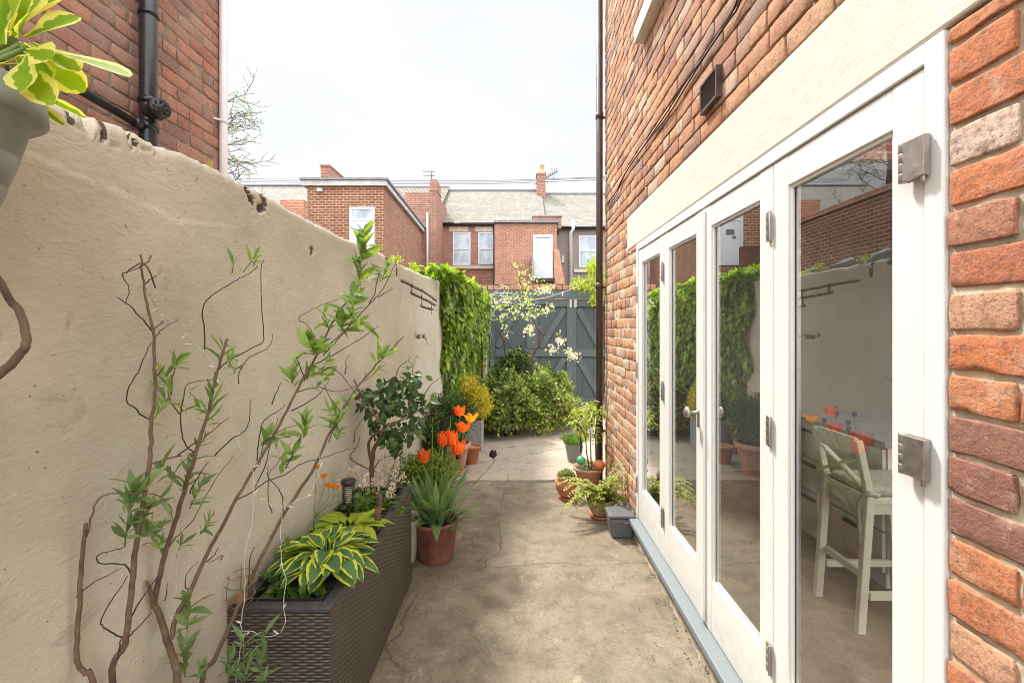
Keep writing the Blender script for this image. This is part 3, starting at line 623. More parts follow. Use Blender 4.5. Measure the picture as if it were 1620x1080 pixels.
# ------------------------------------------------------------------ left garden wall
gw = thing('garden_wall', (-1.05, 4.5, 0), 'long cream painted rendered garden wall with a chipped top on the left', 'wall')
GY0, GY1 = -1.0, 9.25
TOP = [(-1, 2.12), (.9, 2.105), (1.08, 2.12), (1.25, 2.14), (1.31, 2.135), (1.5, 2.15), (1.8, 2.14), (1.95, 2.135), (2.2, 2.125), (2.55, 2.115), (2.95, 2.125), (3.15, 2.14), (3.6, 2.12), (4.3, 2.12), (5.2, 2.14), (9.3, 2.14)]
def top(y):
    for (a, za), (c_, zc) in zip(TOP, TOP[1:]):
        if a <= y <= c_: z = za+(zc-za)*(y-a)/(c_-a); break
    else: z = 2.12
    z += .007*noise.noise(Vector((y*6, 0, 0)))+.006*noise.noise(Vector((y*22, 0, 1)))+.004*noise.noise(Vector((y*60, 0, 1)))
    # the open joints between the capping stones
    for g0, w, dp_ in ((1.125, .018, .13), (1.245, .012, .11), (1.345, .02, .05), (1.52, .012, .03), (1.68, .012, .02), (2.06, .012, .012), (3.42, .02, .03), (3.62, .015, .045), (3.9, .012, .06)):
        q = abs(y-g0+.004*noise.noise(Vector((z*30, y, 0)))) 
        if q < w: z -= dp_*(1-(q/w)**3)*.25
    return z
def dispw(y, z):
    d = .010*noise.noise(Vector((y*1.3, z*1.3, 0)))+.0035*noise.noise(Vector((y*5, z*5, 7)))+.0012*noise.noise(Vector((y*17+z*8, z*20, 3)))
    # capping course stands a little proud of the render below it near the house
    e = 1.975+.02*noise.noise(Vector((y*5, 2, 0)))-(.05*max(0, 1-abs(y-1.4)/.3))
    if z > e and y < 1.75: d -= .005*min(1, (1.75-y)/.35)
    zz = top(y)
    k_ = max(0, (z-(zz-.03))/.03); d -= .012*k_*k_
    return d
# grooves : open mortar joints that are really cut into the face
GRO = []
def groove(pts, w, dp_): GRO.append(([(PXw(*p)) for p in pts], w, dp_))
def PXw(x, y):
    # photo pixel on the slanted wall plane
    u = (x-820)/720; Y = -1.09/(u-.032); return (Y, H-(y-518)/720*Y)
for g_ in [([(117, 156), (117, 170), (116, 190)], .006, .03), ([(168, 183), (168, 200), (167, 222)], .005, .03), ([(212, 208), (216, 220), (222, 230)], .007, .02),
           ([(168, 222), (182, 228), (205, 234), (240, 236), (250, 243)], .0025, .008), ([(65, 165), (85, 180), (115, 196), (167, 224)], .002, .006),
           ([(391, 300), (395, 312), (399, 318)], .012, .03), ([(414, 308), (418, 318), (416, 330), (408, 330)], .012, .03), ([(612, 400), (616, 416)], .014, .03), ([(626, 412), (627, 438)], .01, .03), ([(611, 404), (611, 425)], .008, .02),
           ([(634, 444), (648, 450), (655, 454), (668, 460), (683, 470), (692, 477)], .009, .02), ([(652, 450), (652, 464), (664, 470), (680, 478), (690, 484)], .010, .02),
           ([(668, 460), (667, 484)], .007, .02), ([(666, 484), (676, 488), (686, 490)], .008, .02), ([(683, 476), (682, 498)], .007, .02), ([(650, 463), (660, 468)], .01, .02),
           ([(657, 528), (661, 533), (668, 531), (673, 533), (677, 546)], .008, .02), ([(492, 394), (494, 397), (492, 402)], .010, .02), ([(0, 523), (4, 521), (9, 518)], .004, .015),
           ([(108, 512), (113, 508)], .002, .01), ([(40, 490), (130, 505)], .0008, .002), ([(690, 425), (690, 460)], .006, .015), ([(380, 325), (420, 340), (470, 345)], .001, .003)]: groove(*g_)
def groove_d(y, z):
    d = 0
    for pts, w, dp_ in GRO:
        for (a, b_) in zip(pts, pts[1:]):
            vx, vz = b_[0]-a[0], b_[1]-a[1]; l2 = vx*vx+vz*vz or 1e-9
            t_ = max(0, min(1, ((y-a[0])*vx+(z-a[1])*vz)/l2)); q = math.hypot(y-a[0]-t_*vx, z-a[1]-t_*vz)
            ww = w*(1+.7*noise.noise(Vector((y*70, z*70, 0))))
            if q < ww*1.3: d = max(d, dp_*max(0, 1-(q/(ww*1.3))**2.5))
    return d
Ys = []; y = GY0
while y < GY1: Ys.append(y); y += (.03 if y < .7 else .0065 if y < 1.9 else .011 if y < 3.2 else .013 if y < 5.5 else .06)
Ys.append(GY1)
Zf = [0, .15, .3, .45, .6, .75, .9, 1.05]+[1.05+.02*i for i in range(1, 30)]
nzt = 62
b = MB(); vs = []; dm = []; cols = len(Ys)
for yv in Ys:
    tz = top(yv); zs = Zf+[1.63+(tz-1.63)*(i+1)/nzt for i in range(nzt)]
    for z in zs:
        g_ = groove_d(yv, z) if (yv > .6 and z > 1.2) else 0
        vs.append((XL(yv)+dispw(yv, z)-g_, yv, z)); dm.append(g_)
    vs.append((XL(yv)-.05, yv, tz+.004)); vs.append((XL(yv)-.12, yv, tz-.01+.01*noise.noise(Vector((yv*20, 4, 4))))); vs.append((XL(yv)-.21, yv, tz-.03)); vs.append((XL(yv)-.22, yv, 0)); dm += [0]*4
k_ = len(Zf)+nzt+4; fs = []; mi = []
for i in range(cols-1):
    for j in range(k_-1):
        f = (i*k_+j, i*k_+j+1, (i+1)*k_+j+1, (i+1)*k_+j); fs.append(f); mi.append(1 if sum(dm[q] for q in f)/4 > .007 else 0)
b.add(vs, fs, smooth=True); b.m = mi
# end caps
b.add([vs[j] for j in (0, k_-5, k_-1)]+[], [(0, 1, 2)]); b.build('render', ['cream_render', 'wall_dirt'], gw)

# ------------------------------------------------------------------ neighbour's brick building on the left
XN = -2.2
nb = thing('neighbour_house', (XN, 1.5, 0), 'red brick house wall behind the garden wall with black soil pipe', 'house')
ptN = lambda a, z, o: (XN+o, a, z)
b = MB(); lay_bricks(b, ptN, 3.39, .6, 1.9, 4.7, [], nx=5, nz=2, amp=.0025, dirn=-1, first=(.22, .11), zoff=1.9, course=.083)
mortar_sheet(b, ptN, .6, 3.39, 1.9, 4.7, [], .04, .003, .004); b.build('wall', ['brick_old', 'mortar_grey'], nb)
b = MB(); b.box(-6, XN-.02, -1.5, 3.385, 0, 5.4); b.box(XN-.02, XN+.006, -1.5, .6, 0, 5.4); b.box(XN-.02, XN+.006, .6, 3.385, 0, 1.9); b.box(XN-.02, XN+.006, .6, 3.385, 4.7, 5.4); b.build('rear_wall', 'brick_terrace', nb)
dn = MB(); cx, cy = XN+.07, 2.62
dn.tube([(cx, cy, .2), (cx, cy, 5.3)], .044, 24)
for z, h_ in ((2.755, .025), (2.90, .018), (3.40, .01)): dn.tube([(cx, cy, z-h_), (cx, cy, z+h_)], .050, 24)
dn.tube([(cx, cy, 2.83), (cx+.10, cy-.055, 2.83)], .043, 20); dn.tube([(cx+.10, cy-.055, 2.83), (cx+.125, cy-.068, 2.83)], .054, 24)
for a in range(8):
    t_ = a*math.pi/4; c0 = Vector((cx+.13, cy-.071, 2.83)); e1 = Vector((.48, .87, 0)); dn.ball(c0+e1*math.cos(t_)*.036+Vector((0, 0, 1))*math.sin(t_)*.036, .007, n=6)
dn.tube([(cx, cy, 2.85), (cx-.02, cy+.10, 2.87)], .035, 16)
dn.build('soil_pipe', 'black_plastic', nb)
b = MB(); b.tube([(XN+.06, 2.60, 2.74), (XN+.06, 1.2, 2.80)], .021, 16); b.tube([(XN+.065, 2.575, 2.741), (XN+.065, 2.53, 2.742)], .028, 16); b.build('waste_pipe', 'black_plastic', nb)
b = MB(); b.tube([(XN+.03, 3.35, .2), (XN+.03, 3.35, 5.3)], .027, 20); b.tube([(XN+.03, 3.35, 3.10), (XN+.03, 3.35, 3.125)], .031, 20); b.bar((XN+.03, 3.33, 3.115), (XN-.0, 3.28, 3.11), .01, .012); b.build('downpipe', 'white_plastic', nb)

# ------------------------------------------------------------------ end of the yard : wall, pier, gates
GZ = 9.35
bw = thing('boundary_wall', (.5, GZ+.1, 0), 'low brick boundary wall over the grey gates at the end of the yard', 'wall')
b = MB(); b.box(1.9, 3.2, GZ, GZ+.22, 0, 2.36); b.box(-1.2, -.86, GZ, GZ+.22, 0, 2.36); b.build('wall', 'brick_offshoot', bw)
b = MB()
for i in range(34):
    x = -.98+i*.118; b.box(x, x+.108, GZ-.03, GZ+.22, 2.37+R.uniform(0, .004), 2.47+R.uniform(-.01, .012))
b.build('coping', 'terracotta_pale', bw, bevel=.008); 
b = MB(); b.box(-.98, 3.1, GZ-.01, GZ+.2, 2.475, 2.49); b.build('capping_mortar', 'mortar_grey', bw)
pier = MB(); pier.box(-.88, -.635, GZ-.12, GZ+.15, 0, 2.30); tag(pier.build('gate_pier', 'cream_render', org=(-.75, GZ, 0), bevel=.01), 'pale rendered pier between the ivy and the grey gate', 'pier')
gt_ = thing('timber_gate', (-.6, GZ, 0), 'large grey timber gate with diagonal braces behind the blossom tree', 'gate', )
def gx(x): return (x-820)/720*GZ
def gz(y): return H-(y-518)/720*GZ
def boards(x0, x1, z0, z1, step=.115):
    b = MB(); x = x0
    while x < x1-.01: b.box(x+.002, min(x+step, x1)-.002, GZ+.03, GZ+.05, z0, z1); x += step
    b.box(x0, x1, GZ+.045, GZ+.055, z0, z1); return b
def plank(b, x0, x1, y0, y1, th=.03): b.box(gx(x0), gx(x1), GZ+.03-th, GZ+.029, gz(y1), gz(y0))
def brace(b, a, c_, w=.12, th=.026): b.bar((gx(a[0]), GZ+.029-th/2, gz(a[1])), (gx(c_[0]), GZ+.029-th/2, gz(c_[1])), th, w, up=(0, 0, 1))
b = MB(); plank(b, 768, 965, 459, 472, .05); plank(b, 768, 774, 472, 640, .05); b.build('gate_frame', 'gate_grey', gt_, bevel=.003)
boards(gx(774), gx(903), gz(640), gz(473)).build('board_panel', 'gate_grey_dark', gt_)
b = MB(); plank(b, 775, 902.5, 474, 485); plank(b, 782, 897, 552, 564); plank(b, 782, 897, 631, 640); plank(b, 775, 783, 485, 640); plank(b, 897, 902.5, 485, 640); plank(b, 833, 850, 486, 551, .029); plank(b, 833, 850, 565, 630, .029); b.build('ledge', 'gate_grey', gt_, bevel=.003)
for a, c_ in (((893, 489), (856, 549)), ((893, 567), (856, 628)), ((787, 549), (812, 500)), ((787, 628), (826, 567))):
    b = MB(); brace(b, a, c_); b.build('brace', 'gate_grey', gt_, bevel=.003)
b = MB(); b.box(gx(855), gx(868), GZ-.02, GZ-.004, gz(482.5), gz(481.3)); b.build('bolt', 'wire_black', gt_)
g2 = thing('timber_gate', (1.2, GZ, 0), 'narrow grey timber gate with cross braces beside the brown downpipe', 'gate')
boards(gx(904), gx(965), gz(640), gz(473)).build('board_panel', 'gate_grey_dark', g2)
b = MB(); plank(b, 903.5, 964, 474, 485); plank(b, 912, 957, 552, 564); plank(b, 912, 957, 631, 640); plank(b, 903.5, 912, 485, 640); plank(b, 957, 964, 485, 640); b.build('ledge', 'gate_grey', g2, bevel=.003)
for a, c_ in (((915, 488), (948, 547)), ((915, 567), (950, 628))):
    b = MB(); brace(b, a, c_); b.build('brace', 'gate_grey', g2, bevel=.003)
for q, x in ((gt_, 901), (g2, 908.5)):
    b = MB(); b.box(gx(x), gx(x+3.8), GZ-.012, GZ-.003, gz(486), gz(474)); b.build('hinge', 'silver_wire', q)

# ------------------------------------------------------------------ houses beyond
def roofquad(b, x0, x1, ya, za, yb, zb_, mat=0, th=.06):
    l_ = math.hypot(yb-ya, zb_-za)
    b.add([(x0, ya, za), (x1, ya, za), (x1, yb, zb_), (x0, yb, zb_)], [(0, 1, 2, 3)], mat, [[(x0, 0), (x1, 0), (x1, l_), (x0, l_)]])
    b.add([(x0, ya, za-th), (x1, ya, za-th), (x1, yb, zb_-th), (x0, yb, zb_-th)], [(3, 2, 1, 0)], mat, [[(x0, 0), (x1, 0), (x1, l_), (x0, l_)]])
    b.add([(x0, ya, za-th), (x1, ya, za-th), (x1, ya, za), (x0, ya, za)], [(0, 1, 2, 3)], mat)
    b.add([(x0, ya, za-th), (x0, ya, za), (x0, yb, zb_), (x0, yb, zb_-th)], [(0, 1, 2, 3)], mat); b.add([(x1, ya, za-th), (x1, yb, zb_-th), (x1, yb, zb_), (x1, ya, za)], [(0, 1, 2, 3)], mat)
def FX(x, Y): return (x-820)/720*Y
def FZ(y, Y): return H-(y-518)/720*Y
def sash(parent, x0, x1, y0, y1, Y, mid, openlow=False):
    X0, X1, Z0, Z1, ZM = FX(x0, Y), FX(x1, Y), FZ(y1, Y), FZ(y0, Y), FZ(mid, Y); w = .07
    f = MB(); f.box(X0, X0+w, Y-.05, Y+.02, Z0, Z1); f.box(X1-w, X1, Y-.05, Y+.02, Z0, Z1)
    f.box(X0+w, X1-w, Y-.05, Y+.02, Z0, Z0+w); f.box(X0+w, X1-w, Y-.05, Y+.02, Z1-w, Z1); f.box(X0+w, X1-w, Y-.055, Y+.02, ZM-w*.6, ZM+w*.6)
    o = f.build('window', 'far_white', parent)
    p = MB(); p.box(X0+w, X1-w, Y-.02, Y-.01, Z0+w, Z1-w); p.build('pane', 'far_glass', o)
    if openlow:
        q = MB(); q.box(X0+w*.5, X1-w*.5, Y-.16, Y-.12, Z0+w*.4, Z0+w*1.3); q.build('open_sash', 'far_white', o)
TZ = 23.0
ta = thing('terraced_house', (FX(770, TZ), TZ, 0), 'middle red brick terraced house with grey slate roof and two sash windows', 'house')
xa0, xa1 = FX(691, TZ), FX(863, TZ); ez = FZ(352, TZ); rz = FZ(302, TZ+4.2)
b = MB(); b.box(xa0, xa1, TZ, TZ+8, 0, ez); b.build('wall', 'brick_terrace', ta)
b = MB(); roofquad(b, xa0-.12, xa1, TZ-.2, ez-.05, TZ+4.2, rz); roofquad(b, xa0-.12, xa1, TZ+8.4, ez-.05, TZ+4.2, rz, 0, -.06); rf = b.build('roof', 'slate', ta)
b = MB(); b.box(xa0-.12, xa1, TZ+4.1, TZ+4.3, rz-.03, rz+.06); b.build('ridge', 'lead', rf)
b = MB(); b.tube([(xa0-.1, TZ-.26, ez-.12), (FX(783, TZ), TZ-.26, ez-.12)], .07, 10); b.build('gutter', 'black_plastic', ta)
b = MB(); b.box(FX(711, TZ), FX(741, TZ), TZ-.03, TZ+.1, FZ(366, TZ), FZ(358.5, TZ)); b.box(FX(752, TZ), FX(781, TZ), TZ-.03, TZ+.1, FZ(366, TZ), FZ(358.5, TZ)); b.build('lintel', 'stone_lintel', ta)
b = MB(); b.box(FX(711, TZ), FX(781, TZ), TZ-.14, TZ+.05, FZ(425.5, TZ), FZ(421, TZ)); b.build('window_sill', 'stone_lintel', ta)
sash(ta, 716.5, 744.5, 367.5, 419.5, TZ, 393.5); sash(ta, 756.5, 782, 367.5, 419, TZ, 394, True)
b = MB(); b.tube([(FX(690.5, TZ-.3), TZ-.3, 0), (FX(690.5, TZ-.3), TZ-.3, ez-.1)], .045, 8); b.tube([(FX(781.3, TZ-.2), TZ-.2, 0), (FX(781.3, TZ-.2), TZ-.2, ez-.1)], .045, 8); b.build('downpipe', 'black_plastic', ta)
# chimney at the right party wall
cY = TZ+3.8
c1 = MB(); c1.box(FX(849, cY), FX(862.5, cY), cY-.35, cY+.45, rz-1.0, FZ(279, cY)); c1.box(FX(848, cY), FX(863.5, cY), cY-.39, cY+.49, FZ(279, cY), FZ(277, cY)); ch = c1.build('chimney', 'brick_terrace', rf)
b = MB(); b.lathe([(.15, 0), (.17, .05), (.13, .12), (.12, .5), (.15, .52), (.15, .60), (.10, .60), (.001, .58)], (FX(857.5, cY), cY, FZ(277, cY)), 14); b.build('chimney_pot', 'chimney_pot', rf)
def aerial(parent, x, y, Y, mast, rods, tilt=0):
    b = MB(); p = P(x, y, Y); b.tube([p, p+Vector((0, 0, mast))], .022, 6)
    for (dz, l_, dx_) in rods: b.tube([p+Vector((-l_*.9, 0, dz-tilt*l_)), p+Vector((l_*.35, 0, dz+tilt*l_*.4))], .014, 5); 
    for i in range(5):
        for (dz, l_, dx_) in rods[:1]: q = p+Vector((-l_*.9+i*l_*.25, 0, dz-tilt*l_+tilt*i*l_*.25)); b.tube([q-Vector((0, .2, .07*(tilt != 0))), q+Vector((0, .2, .07*(tilt != 0)))], .009, 4)
    b.build('aerial', 'wire_black', parent)
aerial(ta, 683, 288, TZ+2, .62, [(.58, .5, 0), (.34, .5, 0)])
b = MB(); p0 = P(846, 292, cY); p1 = P(882, 271, cY); b.tube([p0, p1], .025, 6)
for i in range(9):
    q = p0.lerp(p1, .25+i*.09); b.tube([q+Vector((-.08, -.2, .28)), q+Vector((.08, .2, -.28))] if i % 3 == 0 else [q+Vector((-.03, -.2, .12)), q+Vector((.03, .2, -.12))], .012, 4)
b.build('aerial', 'wire_black', ta)
# offshoot of the middle house
OZ = 20.0
of = thing('brick_outhouse', (FX(836, OZ), OZ, 0), 'flat roofed red brick outhouse with a tall plain white door', 'outbuilding')
b = MB(); b.box(FX(782.5, OZ), FX(881, OZ), OZ, TZ-.35, 0, FZ(353, OZ)); b.build('wall', 'brick_offshoot', of)
b = MB(); b.box(FX(781, OZ), FX(884, OZ), OZ-.15, TZ-.35, FZ(353, OZ), FZ(349.5, OZ)); b.build('roof', 'lead', of)
dr = MB(); dr.box(FX(843, OZ), FX(874.5, OZ), OZ-.04, OZ+.02, FZ(441, OZ), FZ(371, OZ)); dr = dr.build('door', 'far_white', of, bevel=.01)
b = MB(); b.box(FX(847, OZ), FX(871, OZ), OZ-.05, OZ-.042, FZ(377, OZ), FZ(375.5, OZ)); b.build('vent_slot', 'lead', dr)
b = MB(); b.box(FX(847, OZ), FX(877, OZ), OZ-.35, OZ-.02, FZ(446, OZ), FZ(441, OZ)); b.build('step', 'black_plastic', of)
b = MB(); b.prism([(FX(876.5, OZ), OZ-.01, 0), (FX(876.5, OZ), OZ-.01, FZ(395, OZ)), (FX(884, OZ), OZ-.01, FZ(395, OZ)), (FX(893, OZ), OZ-.01, FZ(448, OZ)), (FX(893, OZ), OZ-.01, 0)], (0, -.12, 0)); b.build('buttress', 'terracotta_pale', of)
b = MB(); b.tube([P(842, 408, OZ-.6), P(843, 406, OZ-.6), P(845, 444, OZ-.6)], .02, 5); b.box(FX(841, OZ), FX(843, OZ), OZ-.9, OZ-.05, FZ(446, OZ), FZ(407, OZ)); b.build('handrail', 'zinc', of)
b = MB(); b.box(FX(844, OZ), FX(891.5, OZ), OZ+1.0, TZ-.35, FZ(353, OZ), FZ(336, OZ)+.05); b.build('parapet', 'brick_terrace', of)
b = MB(); b.box(FX(843, OZ), FX(892.5, OZ), OZ+.96, TZ-.35, FZ(336, OZ)+.05, FZ(334, OZ)+.05); b.build('parapet_coping', 'lead', of)
# right house, pebbledashed
tb = thing('terraced_house', (FX(930, TZ), TZ, 0), 'pebbledashed terraced house with slate roof and white gutter pipe at right', 'house')
xb0, xb1 = xa1, xa1+7; ezb = FZ(358, TZ); rzb = FZ(307, TZ+4.2)
b = MB(); b.box(xb0+.003, xb1, TZ, TZ+8, 0, ezb); b.build('wall', 'pebbledash', tb)
b = MB(); roofquad(b, xb0+.003, xb1, TZ-.2, ezb-.03, TZ+4.2, rzb); roofquad(b, xb0+.003, xb1, TZ+8.4, ezb-.03, TZ+4.2, rzb, 0, -.06); rf = b.build('roof', 'slate', tb)
b = MB(); b.box(xb0, xb1, TZ+4.1, TZ+4.3, rzb-.03, rzb+.05); b.build('ridge', 'lead', rf)
b = MB(); b.tube([(xb0+.7, TZ-.26, ezb-.1), (xb1, TZ-.26, ezb-.1)], .07, 10); b.build('gutter', 'black_plastic', tb)
b = MB(); b.tube([P(907, 348, TZ-.3), P(907, 362, TZ-.3), P(903, 368, TZ-.15), P(903, 450, TZ-.15)], .085, 10); b.build('downpipe', 'white_plastic', tb)
sash(tb, 915.5, 944, 373, 423.5, TZ, 397); b = MB(); b.box(FX(908, TZ), FX(950, TZ), TZ-.12, TZ+.05, FZ(431, TZ), FZ(426, TZ)); b.build('window_sill', 'stone_lintel', tb)
b = MB(); b.box(FX(888, TZ), FX(892, TZ), TZ-.15, TZ, FZ(416, TZ), FZ(405, TZ)); b.build('meter_box', 'fascia', tb)
# left house with pantile roof + brown chimney
tl = thing('terraced_house', (FX(640, TZ), TZ, 0), 'old brick terraced house with brown pantile roof left of the middle house', 'house')
xl0, xl1 = FX(600, TZ), xa0-.003; wl = FZ(304, 21)
b = MB(); b.box(xl0, xl1-1.4, TZ, TZ+8, 0, FZ(345, TZ)); b.box(FX(640, 21), FX(690.5, 21), 21, TZ+1, 0, wl); b.build('wall', 'brick_terrace', tl)
b = MB(); roofquad(b, xl0-4, xl1, TZ-.2, FZ(345, TZ), TZ+4.2, FZ(297, TZ+4.2)); roofquad(b, xl0-4, xl1, TZ+8.4, FZ(345, TZ), TZ+4.2, FZ(297, TZ+4.2), 0, -.06); rf = b.build('roof', 'pantile', tl)
b = MB(); b.box(FX(681, TZ), FX(691.5, TZ), TZ-.1, TZ+1.1, FZ(320, TZ), FZ(285, TZ)); b.box(FX(680, TZ), FX(692.5, TZ), TZ-.13, TZ+1.13, FZ(303, TZ), FZ(301, TZ)); b.build('chimney', 'brick_terrace', rf)
b = MB(); b.tube([P(676, 337, 20.9), P(676, 440, 20.9)], .05, 8); b.build('downpipe', 'white_plastic', tl)
# far left slate roof house
tf = thing('terraced_house', (-10.5, TZ, 0), 'terraced house with pale weathered slate roof at the far left', 'house')
b = MB(); b.box(-19, FX(600, TZ)-.003, TZ, TZ+8, 0, 6.2); b.build('wall', 'brick_terrace', tf)
b = MB(); roofquad(b, -19, FX(600, TZ)-4.01, TZ-.2, 6.15, TZ+4.2, FZ(294, TZ+4.2)); roofquad(b, -19, FX(600, TZ)-4.01, TZ+8.4, 6.15, TZ+4.2, FZ(294, TZ+4.2), 0, -.06); rf = b.build('roof', 'slate_light', tf)
b = MB(); b.box(-19, FX(600, TZ)-4.01, TZ+4.1, TZ+4.3, FZ(294.5, TZ+4.2), FZ(292.5, TZ+4.2)); b.build('ridge', 'lead', rf)
b = MB(); b.box(FX(512, TZ+3), FX(526, TZ+3), TZ+2.6, TZ+5.4, 7.5, FZ(267, TZ+3)); b.box(FX(511, TZ+3), FX(527, TZ+3), TZ+2.55, TZ+5.45, FZ(267, TZ+3), FZ(265, TZ+3)); b.build('chimney', 'brick_terrace', rf)
# brown flat roofed extension with the white door
EZ = 15.0; be = thing('brick_extension', (FX(546, EZ), EZ, 0), 'brown brick flat roofed extension with white door above the garden wall', 'outbuilding')
xe0, xe1 = FX(486, EZ), FX(607, EZ); he = FZ(295, EZ)
b = MB()
b.add([(xe0, EZ, 0), (xe1, EZ, 0), (xe1, EZ, he), (xe0, EZ, he), (xe0, 21, 0), (xe1, 21, 0), (xe1, 21, FZ(368, 21)), (xe0, 21, FZ(368, 21))], [(0, 1, 2, 3), (1, 5, 6, 2), (4, 0, 3, 7), (5, 4, 7, 6), (3, 2, 6, 7)], 0)
b.build('wall', 'brick_brown', be)
h2 = FZ(368, 21)
b = MB(); b.add([(xe0-.12, EZ-.12, he+.0), (xe1+.12, EZ-.12, he+.0), (xe1+.12, 21.1, h2), (xe0-.12, 21.1, h2), (xe0-.12, EZ-.12, he+.17), (xe1+.12, EZ-.12, he+.17), (xe1+.12, 21.1, h2+.17), (xe0-.12, 21.1, h2+.17)], [(0, 3, 2, 1), (4, 5, 6, 7), (0, 1, 5, 4), (1, 2, 6, 5), (2, 3, 7, 6), (3, 0, 4, 7)]); b.build('fascia', 'fascia', be)
b = MB(); b.add([(xe0-.18, EZ-.18, he+.172), (xe1+.18, EZ-.18, he+.172), (xe1+.18, 21.1, h2+.172), (xe0-.18, 21.1, h2+.172), (xe0-.18, EZ-.18, he+.24), (xe1+.18, EZ-.18, he+.24), (xe1+.18, 21.1, h2+.24), (xe0-.18, 21.1, h2+.24)], [(0, 3, 2, 1), (4, 5, 6, 7), (0, 1, 5, 4), (1, 2, 6, 5), (2, 3, 7, 6), (3, 0, 4, 7)]); b.build('roof', 'lead', be)
b = MB(); X0, X1, Z0, Z1 = FX(553.5, EZ), FX(593, EZ), FZ(420, EZ), FZ(328, EZ)
b.box(X0, X0+.08, EZ-.05, EZ+.02, Z0, Z1); b.box(X1-.08, X1, EZ-.05, EZ+.02, Z0, Z1); b.box(X0+.08, X1-.08, EZ-.05, EZ+.02, Z1-.07, Z1); b.box(X0+.08, X1-.08, EZ-.05, EZ+.02, FZ(350, EZ), FZ(346, EZ)); fr_ = b.build('door_frame', 'far_white', be)
b = MB(); b.box(X0+.08, X1-.08, EZ-.02, EZ-.01, FZ(346, EZ), Z1-.07); b.build('pane', 'far_glass', fr_)
b = MB(); b.box(X0+.08, X1-.08, EZ-.035, EZ, Z0, FZ(350, EZ)); d_ = b.build('door', 'far_white', be, bevel=.008)
b = MB(); b.box(FX(567.5, EZ), FX(580.5, EZ), EZ-.045, EZ-.037, FZ(372, EZ), FZ(363.5, EZ)); b.box(FX(565, EZ), FX(571, EZ), EZ-.048, EZ-.04, FZ(378, EZ), FZ(374, EZ)); b.build('pane', 'dark_glass', d_)
b = MB(); b.box(FX(503, EZ), FX(511, EZ), EZ-.1, EZ, FZ(304, EZ), FZ(299, EZ)); b.build('lamp', 'fascia', be)
# next-door outhouse running back, seen in the glass and peeping over the wall
b2 = thing('brick_outhouse', (-6.5, 10.5, 0), 'long low brick outhouse just peeping over the garden wall near the downpipe', 'outbuilding')
b = MB(); b.box(-8.2, -5.5, 7.6, 13.2, 0, 4.30); b.build('wall', 'brick_brown', b2)
b = MB(); b.box(-8.25, -5.44, 7.55, 13.25, 4.302, 4.42); b.build('roof', 'brick_offshoot', b2)
b = MB(); b.box(-7.9, -7.3, 9.6, 10.7, 4.42, 5.3); b.build('chimney', 'brick_offshoot', b2)
yw = MB(); yw.box(-12, -4.85, 13.6, 13.8, 0, 4.02); tag(yw.build('yard_wall', 'brick_dark', org=(-8, 13.6, 0)), 'dark brick yard wall reflected below the far white door', 'wall')
lw = MB(); lw.box(FX(447, 13.4), FX(484, 13.4), 13.25, 13.55, 0, FZ(318.5, 13.4)); tag(lw.build('yard_wall', 'brick_offshoot', org=(-6.6, 13.4, 0)), 'short red brick wall at the left end of the brown extension', 'wall')
ln = thing('lean_to', (-2, 5.8, 0), 'translucent lean-to roof behind the garden wall seen in the door glass', 'lean-to')
b = MB(); b.add([(-2.9, 4.9, 2.62), (-1.35, 4.9, 2.22), (-1.35, 6.7, 1.95), (-2.9, 6.7, 2.2)], [(0, 1, 2, 3)]); b.build('roof_sheet', 'far_glass', ln)
b = MB()
for i in range(5): x = -2.9+i*.3875; b.bar((x, 4.88, 2.64-.10*i), (x, 6.72, 2.22-.0625*i), .04, .03)
b.build('glazing_bar', 'far_white', ln)
uc = MB()
for (z0, z1, Y) in ((282, 280, 26), (284.5, 281, 25), (287, 284, 24)): uc.tube(smooth_path([P(355, z0, Y), P(560, z0+3, Y), P(760, z0+4, Y), P(960, z1, Y-3)], 6), .012, 4)
tag(uc.build('overhead_cable', 'wire_black', org=P(500, 285, 25)), 'thin overhead cables strung across the white sky above the roofs', 'cable')

# ------------------------------------------------------------------ hanging basket, top left
UP = Vector((0, 0, 1))
hb = thing('hanging_basket', (-.97, .72, 1.785), 'grey green plastic hanging basket with yellow edged leaves by the wall', 'hanging basket')
b = MB(); c0 = (-.945, .72, 1.79)
b.lathe([(.0001, -.07), (.055, -.07), (.060, -.066), (.076, -.01), (.074, -.008), (.076, -.005), (.092, .045), (.090, .047), (.092, .050), (.107, .098), (.105, .100), (.107, .103), (.120, .158), (.134, .162), (.142, .168), (.142, .180), (.137, .214), (.132, .218), (.126, .214), (.120, .18), (.0001, .18)], c0, 48); b.build('pot', 'basket_grey', hb)
b = MB(); b.tube(smooth_path([(-.832, .70, 1.95), (-.829, .69, 1.985), (-.85, .69, 2.02), (-.875, .70, 2.10), (-.92, .715, 2.25), (-.97, .72, 2.42)], 5), .0032, 8)
b.tube(smooth_path([(-1.08, .68, 1.97), (-1.07, .68, 2.1), (-.97, .72, 2.42)], 5), .0032, 8); b.tube(smooth_path([(-.94, .86, 1.97), (-.95, .84, 2.1), (-.97, .72, 2.42)], 5), .0032, 8)
b.tube([(-1.2, .72, 2.43), (-.95, .72, 2.43)], .006, 8); b.build('hanger', 'wire_black', hb)
b = MB(); Yl = .72
